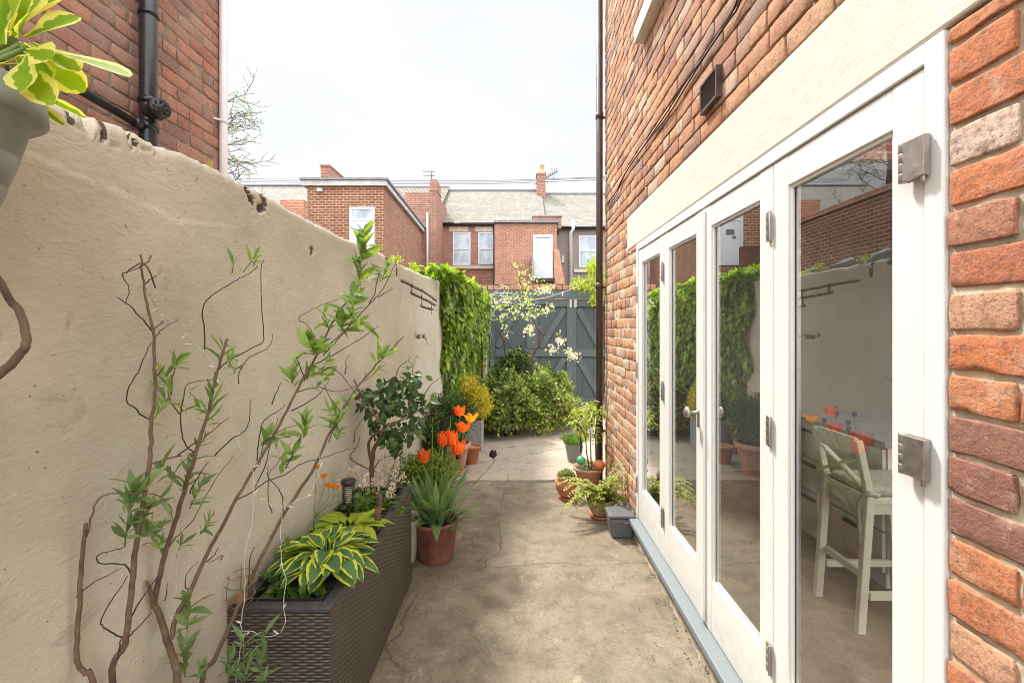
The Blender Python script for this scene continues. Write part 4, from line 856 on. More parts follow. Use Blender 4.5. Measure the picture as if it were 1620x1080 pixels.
for (x0, y0, x1, y1, w, nrm, kd) in ((45, 75, 190, 100, .042, (0, -.5, 1), 'spoon'), (40, 60, 118, 25, .052, (0, -1, .4), 'spoon'), (35, 70, 126, 138, .044, (.2, -1, .3), 'spoon'), (48, 68, 122, 108, .046, (.2, -.8, .8), 'spoon'),
                                     (28, 90, 70, 152, .042, (.4, -1, .1), 'spoon'), (20, 60, 52, -30, .050, (.2, -1, 0), 'spoon'), (20, 50, 88, -35, .05, (.3, -1, .3), 'spoon'), (5, 70, -10, -20, .05, (.3, -1, 0), 'spoon'),
                                     (0, 60, 25, -10, .05, (0, -1, .2), 'spoon'), (25, 95, -20, 100, .045, (0, -1, .5), 'spoon'), (45, 88, 30, 135, .035, (.3, -1, .2), 'spoon'), (30, 60, 45, 15, .045, (0, -1, .3), 'spoon'), (40, 80, 80, 90, .04, (0, -1, .3), 'spoon'), (60, 85, 74, 125, .03, (.3, -1, 0), 'spoon')):
    p = P(x0, y0, Yl+R.uniform(-.01, .03)); q = P(x1, y1, Yl+R.uniform(-.04, .05)); b.leaf(p, q-p, nrm, (q-p).length*1.06, w*1.22, kd, R.uniform(.02, .12), .22)
for i in range(44):
    a = R.uniform(0, 6.28); p = Vector(c0)+Vector((math.cos(a)*.05, math.sin(a)*.05, .22)); d = Vector((math.cos(a)-.5, math.sin(a)*.7+.4, R.uniform(.1, 1.4))); b.leaf(p, d, (0, -.6, 1), R.uniform(.10, .16), .05, 'spoon', .3, .2)
b.build('foliage', 'leaf_variegated', hb)
b = MB()
for (x, y) in ((45, 75), (35, 70), (25, 60), (20, 60)): b.tube([Vector(c0)+Vector((.02, 0, .19)), P(x, y, .73)], .004, 6)
b.build('stem', 'stem_green', hb)
b = MB(); b.tube(smooth_path([P(-60, 330, .83), P(-25, 400, .83), P(0, 447, .83), P(18, 478, .83), P(28, 487, .83), P(40, 520, .83), P(41, 545, .83), P(32, 560, .83), P(18, 575, .83), P(0, 592, .83), P(-40, 630, .83), P(-60, 800, .83), (-1.03, .83, 0)], 5, .0006), [.0052, .0085], 10)
tag(b.build('climber_stem', 'bark_red', org=(-1.03, .95, 0)), 'bare brown climber stem looping in at the left edge of the photo', 'stem')

# ------------------------------------------------------------------ the tall shrub in front of the wall
def rosette(mb, p, ax, n, L_, W_, kind='lance', spread=.9, bend=.3, mat=0):
    ax = Vector(ax).normalized(); e1 = ax.orthogonal().normalized(); e2 = ax.cross(e1); ph = R.uniform(0, 6)
    for i in range(n):
        a = ph+i*2.4; s_ = spread*R.uniform(.6, 1.25); d = ax+(e1*math.cos(a)+e2*math.sin(a))*s_
        l_ = L_*R.choice([R.uniform(.35, .8), R.uniform(.8, 1.25)]); mb.leaf(p+ax*R.uniform(-.6, .4)*L_, d+rv(.28), ax+rv(.35), l_, W_*l_/L_*R.uniform(.7, 1.05), kind, R.uniform(-.1, bend*2.6), R.uniform(.12, .45), mat)
sh = thing('flowering_shrub', (-.98, 1.35, 0), 'tall straggly shrub with bare brown stems and fresh leaf tufts against the cream wall', 'shrub')
Y1, Y2, Y3, Y4, Y5 = 1.08, 1.14, 1.30, 1.42, 1.50
def st(name, px, r0, r1, par=sh, mat='bark_red', **k):
    k.setdefault('jit', .0008); q_ = .66 if name == 'stem' else .80
    b = MB(); p = stem(b, px, r0*q_, r1*q_, 0, **k); b.build(name, mat, par); return p
st('stem', [(215, 1360, 1.1), (150, 1085, 1.09), (135, 1065, Y1), (122, 1045, Y1), (124, 985, Y1), (127, 918, Y1), (131, 870, Y1), (136, 828, Y1)], .0095, .006, k=5, n=8)
st('stem', [(225, 1370, 1.2), (178, 1085, 1.16), (197, 1020, Y2), (206, 953, Y2), (213, 887, Y2), (220, 837, Y2), (228, 787, Y2), (234, 750, Y2), (239, 700, Y2), (240, 663, Y2), (245, 632, Y2), (245, 585, Y2), (242, 522, Y2), (232, 481, Y2), (226, 437, Y2), (222, 402, Y2)], .0115, .0032, k=5, n=8)
st('stem', [(290, 1330, 1.33), (281, 1085, Y3), (276, 1050, Y3), (266, 1015, Y3), (256, 985, Y3), (248, 962, Y3), (244, 955, Y3), (249, 928, Y3), (260, 877, Y3), (277, 827, Y3), (293, 770, Y3), (309, 720, Y3), (320, 682, 1.33), (331, 645, 1.35), (339, 607, 1.36), (351, 563, 1.38), (360, 536, 1.38)], .0155, .0045, k=5, n=9)
st('stem', [(271, 1010, Y3), (281, 970, 1.33), (300, 937, 1.36), (330, 870, Y4), (349, 838, Y4), (371, 793, Y4), (401, 743, 1.45), (432, 690, 1.48), (458, 640, 1.5), (480, 598, 1.53), (497, 570, 1.55), (522, 518, 1.58), (540, 488, 1.6), (556, 469, 1.62), (567, 450, 1.63), (569, 409, 1.65), (574, 383, 1.66)], .0105, .0026, k=5, n=8)
st('stem', [(300, 1330, 1.38), (318, 1085, 1.42), (338, 1045, 1.44), (357, 1003, 1.46), (387, 937, Y5), (413, 883, Y5), (450, 812, 1.53), (479, 768, 1.56), (501, 732, 1.58), (518, 693, 1.62), (535, 662, 1.65), (550, 634, 1.68), (572, 604, 1.7), (594, 579, 1.72), (617, 554, 1.75), (640, 530, 1.78)], .0115, .0042, k=5, n=8)
st('stump', [(244, 958, Y3), (241, 945, Y3-.01), (236, 928, Y3-.02), (232, 918, Y3-.02)], .010, .004)
# side twigs traced along their real run
TW = [[(138, 848, 1.08), (150, 800, 1.08), (163, 784, 1.09), (187, 780, 1.1), (243, 781, 1.12), (262, 793, 1.2), (271, 805, 1.25), (272, 824, 1.28)],
      [(207, 908, 1.14), (197, 893, 1.13), (175, 891, 1.12), (155, 889, 1.11), (154, 878, 1.11), (175, 871, 1.12), (195, 865, 1.13)],
      [(245, 455, 1.2), (229, 417, 1.14), (200, 430, 1.13), (194, 437, 1.13), (204, 457, 1.13), (199, 480, 1.13)], [(239, 523, Y2), (222, 500, Y2), (199, 479, 1.13), (185, 470, 1.13)], [(240, 404, 1.16), (233, 415, 1.15), (222, 422, 1.14), (200, 430, 1.13)],
      [(227, 450, Y2), (237, 443, 1.16), (247, 436, 1.18)], [(242, 524, Y2), (250, 515, 1.17), (258, 507, 1.18)], [(245, 535, Y2), (258, 520, 1.2), (283, 505, 1.22)], [(236, 663, Y2), (222, 655, Y2), (214, 645, 1.13), (201, 635, 1.13), (205, 610, 1.13), (218, 588, 1.13), (230, 562, 1.13), (239, 541, 1.14)],
      [(246, 594, Y2), (254, 588, 1.16), (260, 578, 1.17)], [(246, 590, Y2), (250, 582, 1.15)],
      [(206, 1007, 1.14), (185, 1005, 1.13), (163, 990, 1.12), (160, 982, 1.12), (172, 955, 1.12), (190, 930, 1.13), (202, 910, 1.13)], [(204, 1006, 1.15), (220, 990, 1.18), (240, 968, 1.24)], [(206, 980, 1.15), (225, 945, 1.2), (240, 925, 1.25), (250, 908, 1.28)],
      [(120, 945, 1.09), (150, 920, 1.1), (193, 897, 1.13)], [(188, 1040, 1.14), (190, 1015, 1.13), (200, 1000, 1.14)],
      [(324, 553, 1.39), (323, 520, 1.39), (320, 500, 1.39), (324, 480, 1.39), (340, 464, 1.39), (365, 448, 1.38), (385, 437, 1.38), (398, 430, 1.38), (408, 420, 1.37)], [(340, 590, 1.37), (360, 572, 1.38), (400, 550, 1.4), (416, 541, 1.4), (417, 525, 1.4), (414, 480, 1.39), (413, 425, 1.38), (418, 410, 1.38)],
      [(378, 607, 1.39), (378, 590, 1.39), (395, 565, 1.4), (420, 553, 1.4), (430, 540, 1.4), (431, 528, 1.4)], [(308, 718, Y3), (292, 700, 1.3), (286, 670, 1.3), (288, 640, 1.3), (294, 612, 1.32), (310, 603, 1.33), (336, 601, 1.35)],
      [(283, 655, 1.3), (268, 630, 1.3), (266, 615, 1.3)], [(268, 615, 1.3), (275, 590, 1.3), (281, 575, 1.3)], [(281, 720, 1.3), (310, 700, 1.31), (335, 682, 1.34), (362, 660, 1.38)], [(340, 720, 1.4), (365, 695, 1.4), (388, 680, 1.4), (395, 660, 1.4), (396, 632, 1.4)],
      [(262, 873, Y3), (278, 850, 1.33), (305, 822, 1.36), (340, 760, 1.4), (370, 720, 1.42)], [(300, 780, Y3), (310, 760, 1.31), (330, 730, 1.33)], [(287, 720, 1.29), (256, 728, 1.25), (240, 733, 1.2)],
      [(373, 790, 1.42), (395, 780, 1.43), (420, 762, 1.45), (450, 750, 1.48), (480, 732, 1.5), (510, 724, 1.52), (535, 715, 1.55), (560, 708, 1.58)], [(431, 812, 1.5), (424, 790, 1.5), (425, 750, 1.5), (437, 735, 1.51), (460, 700, 1.52)], [(447, 808, 1.5), (446, 785, 1.5), (438, 770, 1.5), (424, 755, 1.49), (424, 735, 1.49)],
      [(407, 728, 1.46), (410, 690, 1.47), (418, 665, 1.48), (440, 650, 1.5), (452, 640, 1.5)], [(497, 541, 1.55), (494, 525, 1.55), (484, 512, 1.55), (474, 507, 1.55), (475, 500, 1.55), (490, 492, 1.56), (515, 480, 1.58), (558, 467, 1.6)],
      [(520, 545, 1.56), (540, 528, 1.6), (548, 520, 1.6)], [(500, 575, 1.55), (530, 560, 1.56), (570, 536, 1.6), (600, 515, 1.62)], [(512, 562, 1.55), (545, 525, 1.58), (575, 490, 1.62), (595, 470, 1.63), (610, 450, 1.64), (624, 420, 1.66), (636, 398, 1.68)], [(598, 470, 1.62), (610, 463, 1.64), (622, 456, 1.65)],
      [(584, 480, 1.61), (592, 465, 1.62), (598, 440, 1.63), (600, 430, 1.64)], [(471, 620, 1.52), (500, 612, 1.54), (530, 619, 1.56), (560, 612, 1.6), (590, 592, 1.65), (610, 575, 1.7)], [(507, 590, 1.56), (520, 580, 1.57), (535, 588, 1.6), (548, 602, 1.62), (560, 620, 1.64), (575, 640, 1.66), (588, 652, 1.68)],
      [(545, 592, 1.6), (548, 580, 1.6), (546, 572, 1.6), (554, 560, 1.6)], [(460, 650, 1.5), (500, 628, 1.52), (520, 603, 1.55)], [(542, 655, 1.65), (530, 640, 1.62), (520, 625, 1.6), (515, 610, 1.58)], [(468, 567, 1.5), (480, 558, 1.52)], [(573, 620, 1.68), (586, 610, 1.7)],
      [(349, 885, 1.42), (352, 878, 1.42), (330, 890, Y4)], [(299, 935, Y4), (292, 925, 1.36), (297, 905, 1.36), (314, 887, 1.36)], [(327, 888, 1.4), (338, 878, 1.41), (345, 865, 1.41)], [(260, 950, 1.32), (264, 938, 1.32), (266, 920, 1.32)],
      [(368, 990, 1.46), (400, 955, 1.5), (440, 920, 1.53), (490, 888, 1.56)], [(394, 925, 1.45), (395, 885, 1.45), (402, 865, 1.45)], [(432, 690, 1.48), (418, 700, 1.47), (411, 735, 1.46)], [(560, 700, 1.6), (562, 680, 1.6), (575, 660, 1.62)],
      [(482, 600, 1.53), (475, 580, 1.52), (466, 560, 1.52)], [(520, 700, 1.6), (530, 675, 1.6), (548, 650, 1.62)], [(420, 700, 1.47), (445, 680, 1.48), (470, 672, 1.5)], [(452, 740, 1.5), (470, 705, 1.52), (480, 680, 1.53)], [(430, 640, 1.5), (437, 620, 1.5), (445, 605, 1.5)], [(404, 770, 1.45), (420, 735, 1.48), (428, 700, 1.5), (440, 660, 1.5)]]
for px in TW:
    st('twig', px, .0026, .0013, mat='bark_dark' if R.random() < .6 else 'bark_red', k=4, jit=.0009, n=5)
# leaf tufts : (x, y, depth, count, leaf length in metres, aim)
fo = MB(); lo = MB()
def spray(x0, y0, x1, y1, Y, n, L_, W_=None, mb=None, kind='lance', lv=3):
    "a leafy shoot from pixel to pixel"
    p = P(x0, y0, Y); q = P(x1, y1, Y+R.uniform(-.02, .02)); ax = q-p; sg = MB(); sg.tube([p, q], [.0018, .0008], 5); sg.build('shoot', 'stem_green', sh)
    ax_n = ax.normalized() if ax.length > 1e-5 else UP
    for i in range(lv):
        t_ = (i+1)/lv; rosette(mb or fo, p.lerp(q, t_), ax_n, max(3, (n+2)//lv), L_*(.75+.35*math.sin(t_*2.6)), (W_ or L_*.25), kind, 1.0 if i < lv-1 else .55, .25)
for a in [(367, 432, 370, 415, 1.38, 6, .05), (385, 430, 403, 405, 1.38, 9, .045), (402, 420, 404, 408, 1.38, 6, .04), (278, 580, 281, 566, 1.3, 7, .055), (262, 640, 258, 610, 1.3, 6, .05), (268, 618, 262, 602, 1.3, 7, .055), (335, 640, 337, 620, 1.35, 8, .06),
          (330, 665, 330, 655, 1.35, 7, .05), (345, 570, 352, 555, 1.38, 9, .05), (362, 580, 366, 570, 1.38, 8, .045), (370, 590, 373, 580, 1.38, 7, .04), (300, 620, 320, 640, 1.32, 6, .05), (290, 650, 285, 642, 1.3, 5, .04), (240, 665, 262, 640, 1.2, 5, .05), (315, 705, 325, 690, 1.34, 6, .04)]: spray(*a)
# lower left tufts
for a in [(197, 865, 205, 790, 1.13, 18, .075, .02), (215, 850, 240, 835, 1.14, 10, .05, .018), (208, 790, 215, 778, 1.13, 8, .085, .022), (215, 835, 222, 815, 1.16, 10, .07, .02), (290, 770, 300, 735, 1.3, 14, .06, .02), (270, 750, 262, 742, 1.24, 10, .055, .02), (302, 800, 318, 770, 1.34, 12, .05, .015),
          (283, 870, 288, 858, 1.32, 10, .04, .012), (320, 840, 330, 825, 1.38, 12, .048, .014), (262, 880, 256, 866, 1.3, 6, .04, .012), (240, 850, 245, 838, 1.2, 9, .045, .012), (230, 805, 250, 790, 1.18, 8, .05, .015)]: spray(a[0], a[1], a[2], a[3], a[4], a[5], a[6], a[7], lo)
# top middle shoot and the ones down S4/S5
for a in [(567, 450, 574, 385, 1.65, 26, .085, .032), (570, 430, 573, 395, 1.64, 9, .09, .034), (556, 500, 560, 470, 1.6, 16, .075, .028), (540, 520, 545, 500, 1.6, 10, .08, .04), (563, 475, 570, 455, 1.62, 10, .05, .02), (605, 425, 600, 435, 1.64, 9, .05, .018), (605, 440, 612, 425, 1.65, 6, .05, .02),
          (520, 520, 515, 500, 1.57, 10, .055, .018), (535, 515, 560, 510, 1.6, 12, .06, .022), (560, 520, 565, 512, 1.6, 8, .05, .02), (497, 560, 492, 545, 1.55, 10, .075, .045), (505, 560, 510, 545, 1.55, 8, .05, .03),
          (462, 600, 460, 588, 1.52, 12, .065, .02), (485, 600, 495, 592, 1.54, 12, .055, .02), (500, 612, 512, 600, 1.55, 9, .05, .018), (597, 562, 600, 545, 1.72, 9, .085, .024), (598, 570, 606, 560, 1.72, 8, .05, .018), (620, 560, 624, 552, 1.76, 8, .035, .013),
          (480, 690, 483, 668, 1.52, 14, .06, .022), (535, 680, 532, 660, 1.63, 22, .065, .02), (535, 690, 540, 675, 1.63, 12, .05, .017), (530, 665, 525, 655, 1.62, 8, .06, .022), (445, 745, 448, 725, 1.5, 12, .045, .02), (455, 730, 460, 722, 1.5, 6, .05, .02), (418, 697, 424, 690, 1.47, 5, .045, .03),
          (470, 590, 467, 580, 1.52, 7, .05, .018), (550, 640, 556, 630, 1.68, 6, .035, .012), (430, 700, 450, 690, 1.48, 6, .04, .014), (510, 585, 516, 570, 1.56, 8, .05, .018), (590, 592, 600, 580, 1.7, 6, .04, .014)]: spray(a[0], a[1], a[2], a[3], a[4], a[5], a[6], a[7], fo, 'ovate' if a[7] > .028 else 'lance')
# low shoots in front of the planter
for a in [(388, 1090, 385, 1010, 1.42, 14, .075, .020), (410, 1085, 417, 1015, 1.45, 18, .06, .018), (292, 1060, 300, 950, 1.34, 12, .05, .020), (297, 980, 299, 960, 1.34, 8, .075, .026), (360, 1085, 365, 1040, 1.42, 8, .05, .018), (415, 1085, 412, 1060, 1.42, 10, .045, .015), (293, 1070, 290, 1040, 1.34, 10, .05, .016), (325, 1075, 322, 1050, 1.36, 6, .05, .018)]: spray(a[0], a[1], a[2], a[3], a[4], a[5], a[6], a[7], lo)
fo.build('foliage', 'leaf_shrub', sh); lo.build('foliage', 'leaf_shrub_low', sh, label='darker grey green lower leaves')
# fairy lights in the shrub
sl = thing('string_lights', (-.9, 1.3, 1.6), 'clear fairy light string wound through the bare shrub on the left', 'string lights', )
b = MB()
W1 = [[(214, 462, 1.15), (228, 452, 1.15), (245, 480, 1.2), (262, 500, 1.24), (283, 520, 1.28), (305, 545, 1.32), (325, 565, 1.35), (340, 580, 1.37)], [(228, 453, 1.15), (250, 475, 1.2), (280, 505, 1.27), (295, 530, 1.3), (318, 557, 1.34), (342, 582, 1.37)], [(232, 458, 1.15), (248, 487, 1.2), (275, 512, 1.26), (300, 535, 1.3), (330, 572, 1.36)],
      [(340, 582, 1.37), (343, 600, 1.37), (355, 600, 1.37), (362, 620, 1.38), (366, 650, 1.4), (372, 690, 1.42), (382, 710, 1.42), (398, 740, 1.44), (405, 760, 1.45), (420, 790, 1.48), (432, 800, 1.5)], [(401, 745, 1.43), (402, 780, 1.43), (398, 830, 1.43), (388, 870, 1.42), (387, 940, 1.43), (382, 985, 1.43), (381, 1020, 1.43), (376, 1060, 1.43), (368, 1100, 1.43)],
      [(448, 770, 1.5), (446, 800, 1.5), (444, 850, 1.5), (446, 890, 1.5), (452, 920, 1.5), (449, 960, 1.5), (451, 985, 1.5), (440, 1002, 1.5), (420, 1006, 1.48), (395, 998, 1.46), (366, 998, 1.44)], [(505, 720, 1.56), (507, 740, 1.56), (495, 770, 1.55), (485, 785, 1.54), (470, 790, 1.53), (455, 800, 1.52)], [(282, 1040, 1.34), (278, 980, 1.33), (280, 900, 1.33), (286, 840, 1.32), (288, 790, 1.32)]]
for w in W1: b.tube(smooth_path([P(*q) for q in w], 6, .0012), .0011, 5)
b.build('wire', 'silver_wire', sl)
for w in W1:
    for q in w[1::2]:
        b = MB(); p = P(*q); d = runit()*.022; b.tube([p, p+d*.5, p+d], [.0022, .003, .0012], 6); b.build('bulb', 'bulb_clear', sl)

# ------------------------------------------------------------------ wicker planter
px0, px1, py0, py1, pz = -1.035, -.672, 1.62, 2.86, .605
pl = thing('wicker_planter', (-.85, 2.24, 0), 'long dark brown wicker trough planter against the cream wall', 'planter')
b = MB()
for (x0, x1, y0, y1) in ((px1-.018, px1, py0, py1), (px0, px0+.018, py0, py1), (px0+.018, px1-.018, py0, py0+.018), (px0+.018, px1-.018, py1-.018, py1)): b.box(x0, x1, y0, y1, .01, pz-.018)
b.build('weave', 'wicker', pl)
b = MB()
b.box(px1-.040, px1+.003, py0-.003, py1+.003, pz-.018, pz); b.box(px0-.003, px0+.040, py0-.003, py1+.003, pz-.018, pz); b.box(px0+.04, px1-.04, py0-.003, py0+.04, pz-.018, pz); b.box(px0+.04, px1-.04, py1-.04, py1+.003, pz-.018, pz)
b.build('rim', 'planter_rim', pl, bevel=.004)
b = MB()
for (x0, x1, y0, y1) in ((px1-.048, px1-.041, py0+.041, py1-.041), (px0+.041, px0+.048, py0+.041, py1-.041), (px0+.048, px1-.048, py0+.041, py0+.048), (px0+.048, px1-.048, py1-.048, py1-.041)): b.box(x0, x1, y0, y1, pz-.12, pz+.006)
b.build('liner', 'black_plastic', pl)
b = MB(); n = 30; vs = [(px0+.045+(px1-px0-.09)*i/12, py0+.045+(py1-py0-.09)*j/n, pz-.085+.02*noise.noise(Vector((i*.7, j*.7, 0)))) for j in range(n+1) for i in range(13)]
b.add(vs, [(j*13+i, j*13+i+1, (j+1)*13+i+1, (j+1)*13+i) for j in range(n) for i in range(12)], smooth=True); b.build('soil', 'soil', pl)

def hosta(name, c, mat, n, L_, W_, label, lo_=.2, hi=1.1, seed=3, lean=(0, 0, 0)):
    r = random.Random(seed); t = thing(name, c, label, 'plant'); c = Vector(c); f = MB(); s_ = MB()
    for i in range(n):
        a = i*2.39996+r.uniform(-.25, .25); k_ = i/(n-1); el = hi-(hi-lo_)*k_
        rad = Vector((math.cos(a), math.sin(a), 0)); b0 = c+rad*.02; stl = L_*r.uniform(.55, .95)*(.5+.6*k_)
        top_ = b0+(rad*math.cos(el)+UP*math.sin(el)+Vector(lean)*.4)*stl+UP*.035
        s_.tube([b0, b0.lerp(top_, .5)+UP*.012, top_], [.0035, .0022], 6)
        d = rad*math.cos(el*.55)+UP*math.sin(el*.55)*.75+Vector(lean)*.3; l_ = L_*r.uniform(.8, 1.15)
        f.leaf(top_, d, UP+rad*(-.2)+Vector((r.gauss(0, .2), r.gauss(0, .2), 0)), l_, W_*r.uniform(.85, 1.15)*l_/L_, 'hosta', r.uniform(.25, .6), r.uniform(.12, .32))
    f.build('foliage', mat, t); s_.build('stem', 'stem_green', t); return t
hosta('hosta', (-.80, 1.90, pz-.01), 'leaf_hosta', 58, .118, .066, 'blue green hosta with yellow leaf edges at the front of the wicker planter', .1, 1.3, 4, (.12, -.08, .1))
hosta('hosta', (-.83, 2.22, pz-.05), 'leaf_hosta_lime', 26, .115, .066, 'lime yellow hosta with dark edges behind the blue green one', .35, 1.35, 9, (.0, 0, .1))
# solar lantern
t = thing('solar_lantern', P(551, 800, 2.3), 'black slatted solar torch light standing in the wicker planter', 'lantern')
c = P(551, 800, 2.3); 
b = MB(); b.lathe([(.0001, .135), (.030, .135), (.035, .130), (.035, .112), (.030, .106), (.0001, .106)], c, 20); b.build('solar_cap', 'black_plastic', t)
b = MB(); b.lathe([(.027, .104), (.030, .085), (.029, .05), (.020, .012), (.010, .0), (.007, -.02), (.006, -.16)], c, 14)
b.f = [f for i, f in enumerate(b.f) if i >= 14*4]; b.m = b.m[:len(b.f)]; b.u = b.u[:len(b.f)]; b.s = b.s[:len(b.f)]
for i in range(10): z = .012+i*.0096; rr = .020+.010*math.sin(min(1, i/6)*1.57); b.tube([c+Vector((math.cos(a*.5236)*rr, math.sin(a*.5236)*rr, z)) for a in range(13)], .0019, 5)
for a in range(3): b.tube([c+Vector((math.cos(a*2.1)*.02, math.sin(a*2.1)*.02, .008)), c+Vector((math.cos(a*2.1)*.031, math.sin(a*2.1)*.031, .06)), c+Vector((math.cos(a*2.1)*.029, math.sin(a*2.1)*.029, .108))], .0025, 5)
b.build('cage', 'black_plastic', t)
b = MB(); b.lathe([(.001, .01), (.014, .02), (.018, .06), (.014, .10), (.001, .10)], c, 14); b.build('lamp', 'bulb_clear', t)
b = MB(); b.tube(smooth_path([P(595, 850, 2.25), P(597, 820, 2.25), P(601, 795, 2.26), P(600, 778, 2.26)], 5, .003), [.026, .022, .02, .016, .02, .017, .013, .016, .015, .012, .014, .012, .010, .011, .009, .004][:16], 10)
tag(b.build('driftwood', 'driftwood', org=P(595, 850, 2.25)), 'upright piece of rough brown driftwood poking out of the wicker planter', 'driftwood')
# orange ranunculus
t = thing('ranunculus', (-.95, 2.15, pz-.08), 'thin stemmed plant with ruffled amber flowers in the planter by the wall', 'plant')
s_ = MB(); 
for (x, y, Y) in ((500, 740, 2.12), (512, 754, 2.1), (527, 770, 2.1), (519, 768, 2.12), (533, 771, 2.08)):
    p = P(x, y, Y); s_.tube(smooth_path([(-.95, 2.15, pz-.08), (-.96, 2.14, .7), p-UP*.06, p], 4), .0014, 5)
    f = MB(); rr = .021
    for lyr in range(3):
        for i in range(7): a = i*.9+lyr*.4; d = Vector((math.cos(a), math.sin(a), .5+lyr*.8)); f.leaf(p-UP*.008, d, UP-d*.3, rr*(1.1-.15*lyr), rr*1.0, 'spoon', -.35, .3)
    f.build('flower', 'petal_amber', t)
s_.build('stem', 'stem_green', t)
# foam flowers
def herb(mb, c, rad, hgt, n, L_, W_, kind='small', base=.3):
    for i in range(n):
        a = R.uniform(0, 6.28); q = math.sqrt(R.random())*rad; z = hgt*(R.random()**.7)*(1-.5*(q/rad)**2); p = Vector(c)+Vector((math.cos(a)*q, math.sin(a)*q, z))
        d = Vector((math.cos(a)*q/rad, math.sin(a)*q/rad, base))+rv(.5); mb.leaf(p, d, UP+rv(.4), L_*R.uniform(.6, 1.2), W_*R.uniform(.7, 1.2), kind, .25, .2)
t = thing('foam_flower', (-.82, 2.6, pz-.08), 'clump of pale pink foam flower spikes at the far end of the planter', 'plant')
b = MB(); herb(b, (-.84, 2.58, pz-.06), .17, .10, 420, .045, .028, 'ovate'); b.build('foliage', 'leaf_herb', t)
s_ = MB()
SP = [(549, 742, 2.5, .04), (563, 738, 2.5, .06), (568, 745, 2.52, .06), (580, 752, 2.48, .06), (609, 715, 2.62, .05), (618, 730, 2.6, .08), (624, 745, 2.58, .08), (627, 735, 2.6, .09), (614, 745, 2.6, .06), (638, 747, 2.55, .05), (617, 772, 2.4, .05), (603, 760, 2.45, .04), (592, 757, 2.5, .05), (629, 726, 2.62, .07), (539, 752, 2.45, .04), (600, 745, 2.6, .04), (620, 765, 2.45, .05), (574, 760, 2.4, .04), (606, 728, 2.65, .05)]
for (x, y, Y, h_) in SP:
    p = P(x, y, Y); s_.tube([(-.84+R.uniform(-.08, .08), Y, pz-.08), p-UP*h_, p], .0012, 4); f = MB()
    for i in range(44):
        z = R.random()*h_; rr = .017*(.35+z/h_*.9); q = p+Vector((0, 0, -z))+rv(rr*.55); d = (q-p); d.z = .01; f.leaf(q, d+rv(.004), rv(1), .012, .010, 'small', .1, .2)
    f.build('flower', 'petal_pink', t)
s_.build('stem', 'stem_green', t)
t = thing('leafy_seedling', (-.98, 1.8, pz-.08), 'small pale green seedlings beside the hosta at the front of the planter', 'plant')
b = MB(); herb(b, (-.965, 1.80, pz-.08), .05, .12, 90, .05, .03, 'ovate'); herb(b, (-.96, 1.95, pz-.06), .05, .17, 70, .04, .022, 'lance', .8); herb(b, (-.84, 1.74, pz-.07), .08, .05, 60, .06, .045, 'ovate'); b.build('foliage', 'leaf_herb', t)
# rusty wire lantern on the planter rim
t = thing('wire_lantern', (-1.005, 1.66, pz), 'small rusty wire basket lantern on the corner of the planter', 'lantern'); b = MB(); c = Vector((-1.0, 1.64, pz+.002))
for rr, z in ((.030, 0), (.047, .03), (.047, .075), (.040, .105)): b.tube([c+Vector((math.cos(a*.3927)*rr, math.sin(a*.3927)*rr, z)) for a in range(17)], .0016, 5)
for a in range(6): b.tube(smooth_path([c+Vector((math.cos(a*1.047)*r_, math.sin(a*1.047)*r_, z)) for r_, z in ((.03, 0), (.047, .03), (.047, .075), (.04, .105), (.045, .118))], 4), .0014, 5)
b.build('cage', 'rust_wire', t); b = MB(); b.lathe([(.001, .001), (.02, .001), (.022, .03), (.02, .031), (.001, .01)], c, 16); b.build('candle_cup', 'rust_wire', t)

# ------------------------------------------------------------------ camellia-like shrub growing from the planter end
t = thing('camellia_shrub', P(591, 790, 2.72), 'dark glossy leaved shrub with twisted yellowish branches at the planter end', 'shrub')
b = MB()
CB = [([(593, 800, 2.72), (589, 770, 2.72), (588, 740, 2.72), (592, 710, 2.72), (603, 690, 2.72), (610, 672, 2.72)], .016, .010, 0), ([(588, 735, 2.72), (583, 705, 2.7), (590, 690, 2.7), (604, 680, 2.72)], .009, .008, 0), ([(610, 672, 2.72), (596, 660, 2.7), (585, 640, 2.68), (575, 625, 2.66), (567, 615, 2.64)], .007, .003, 1), ([(610, 672, 2.72), (630, 667, 2.75), (645, 658, 2.78), (660, 650, 2.8), (670, 645, 2.82)], .009, .006, 1),
      ([(668, 646, 2.82), (671, 630, 2.84), (673, 620, 2.85), (686, 605, 2.88), (700, 594, 2.9)], .005, .002, 0), ([(668, 650, 2.82), (680, 653, 2.84), (690, 655, 2.86)], .003, .0015, 0), ([(593, 745, 2.72), (560, 730, 2.7), (555, 720, 2.7), (565, 705, 2.7), (570, 690, 2.7)], .004, .002, 0), ([(590, 742, 2.7), (605, 725, 2.72), (632, 718, 2.75)], .004, .002, 0),
      ([(625, 610, 2.75), (628, 590, 2.75), (634, 578, 2.75), (645, 571, 2.75), (652, 576, 2.75), (653, 590, 2.75)], .003, .0015, 0), ([(646, 571, 2.75), (649, 563, 2.75)], .002, .001, 0), ([(652, 640, 2.78), (650, 610, 2.78), (653, 585, 2.78)], .003, .0015, 0), ([(560, 600, 2.6), (568, 620, 2.62), (580, 650, 2.66)], .004, .003, 0), ([(640, 700, 2.78), (655, 695, 2.8), (670, 688, 2.82)], .002, .001, 0)]
for px, r0, r1, mm in CB: stem(b, px, r0, r1, mm, 4, .0015, 7)
b.build('branch', ['bark', 'bark_yellow'], t)
b = MB()
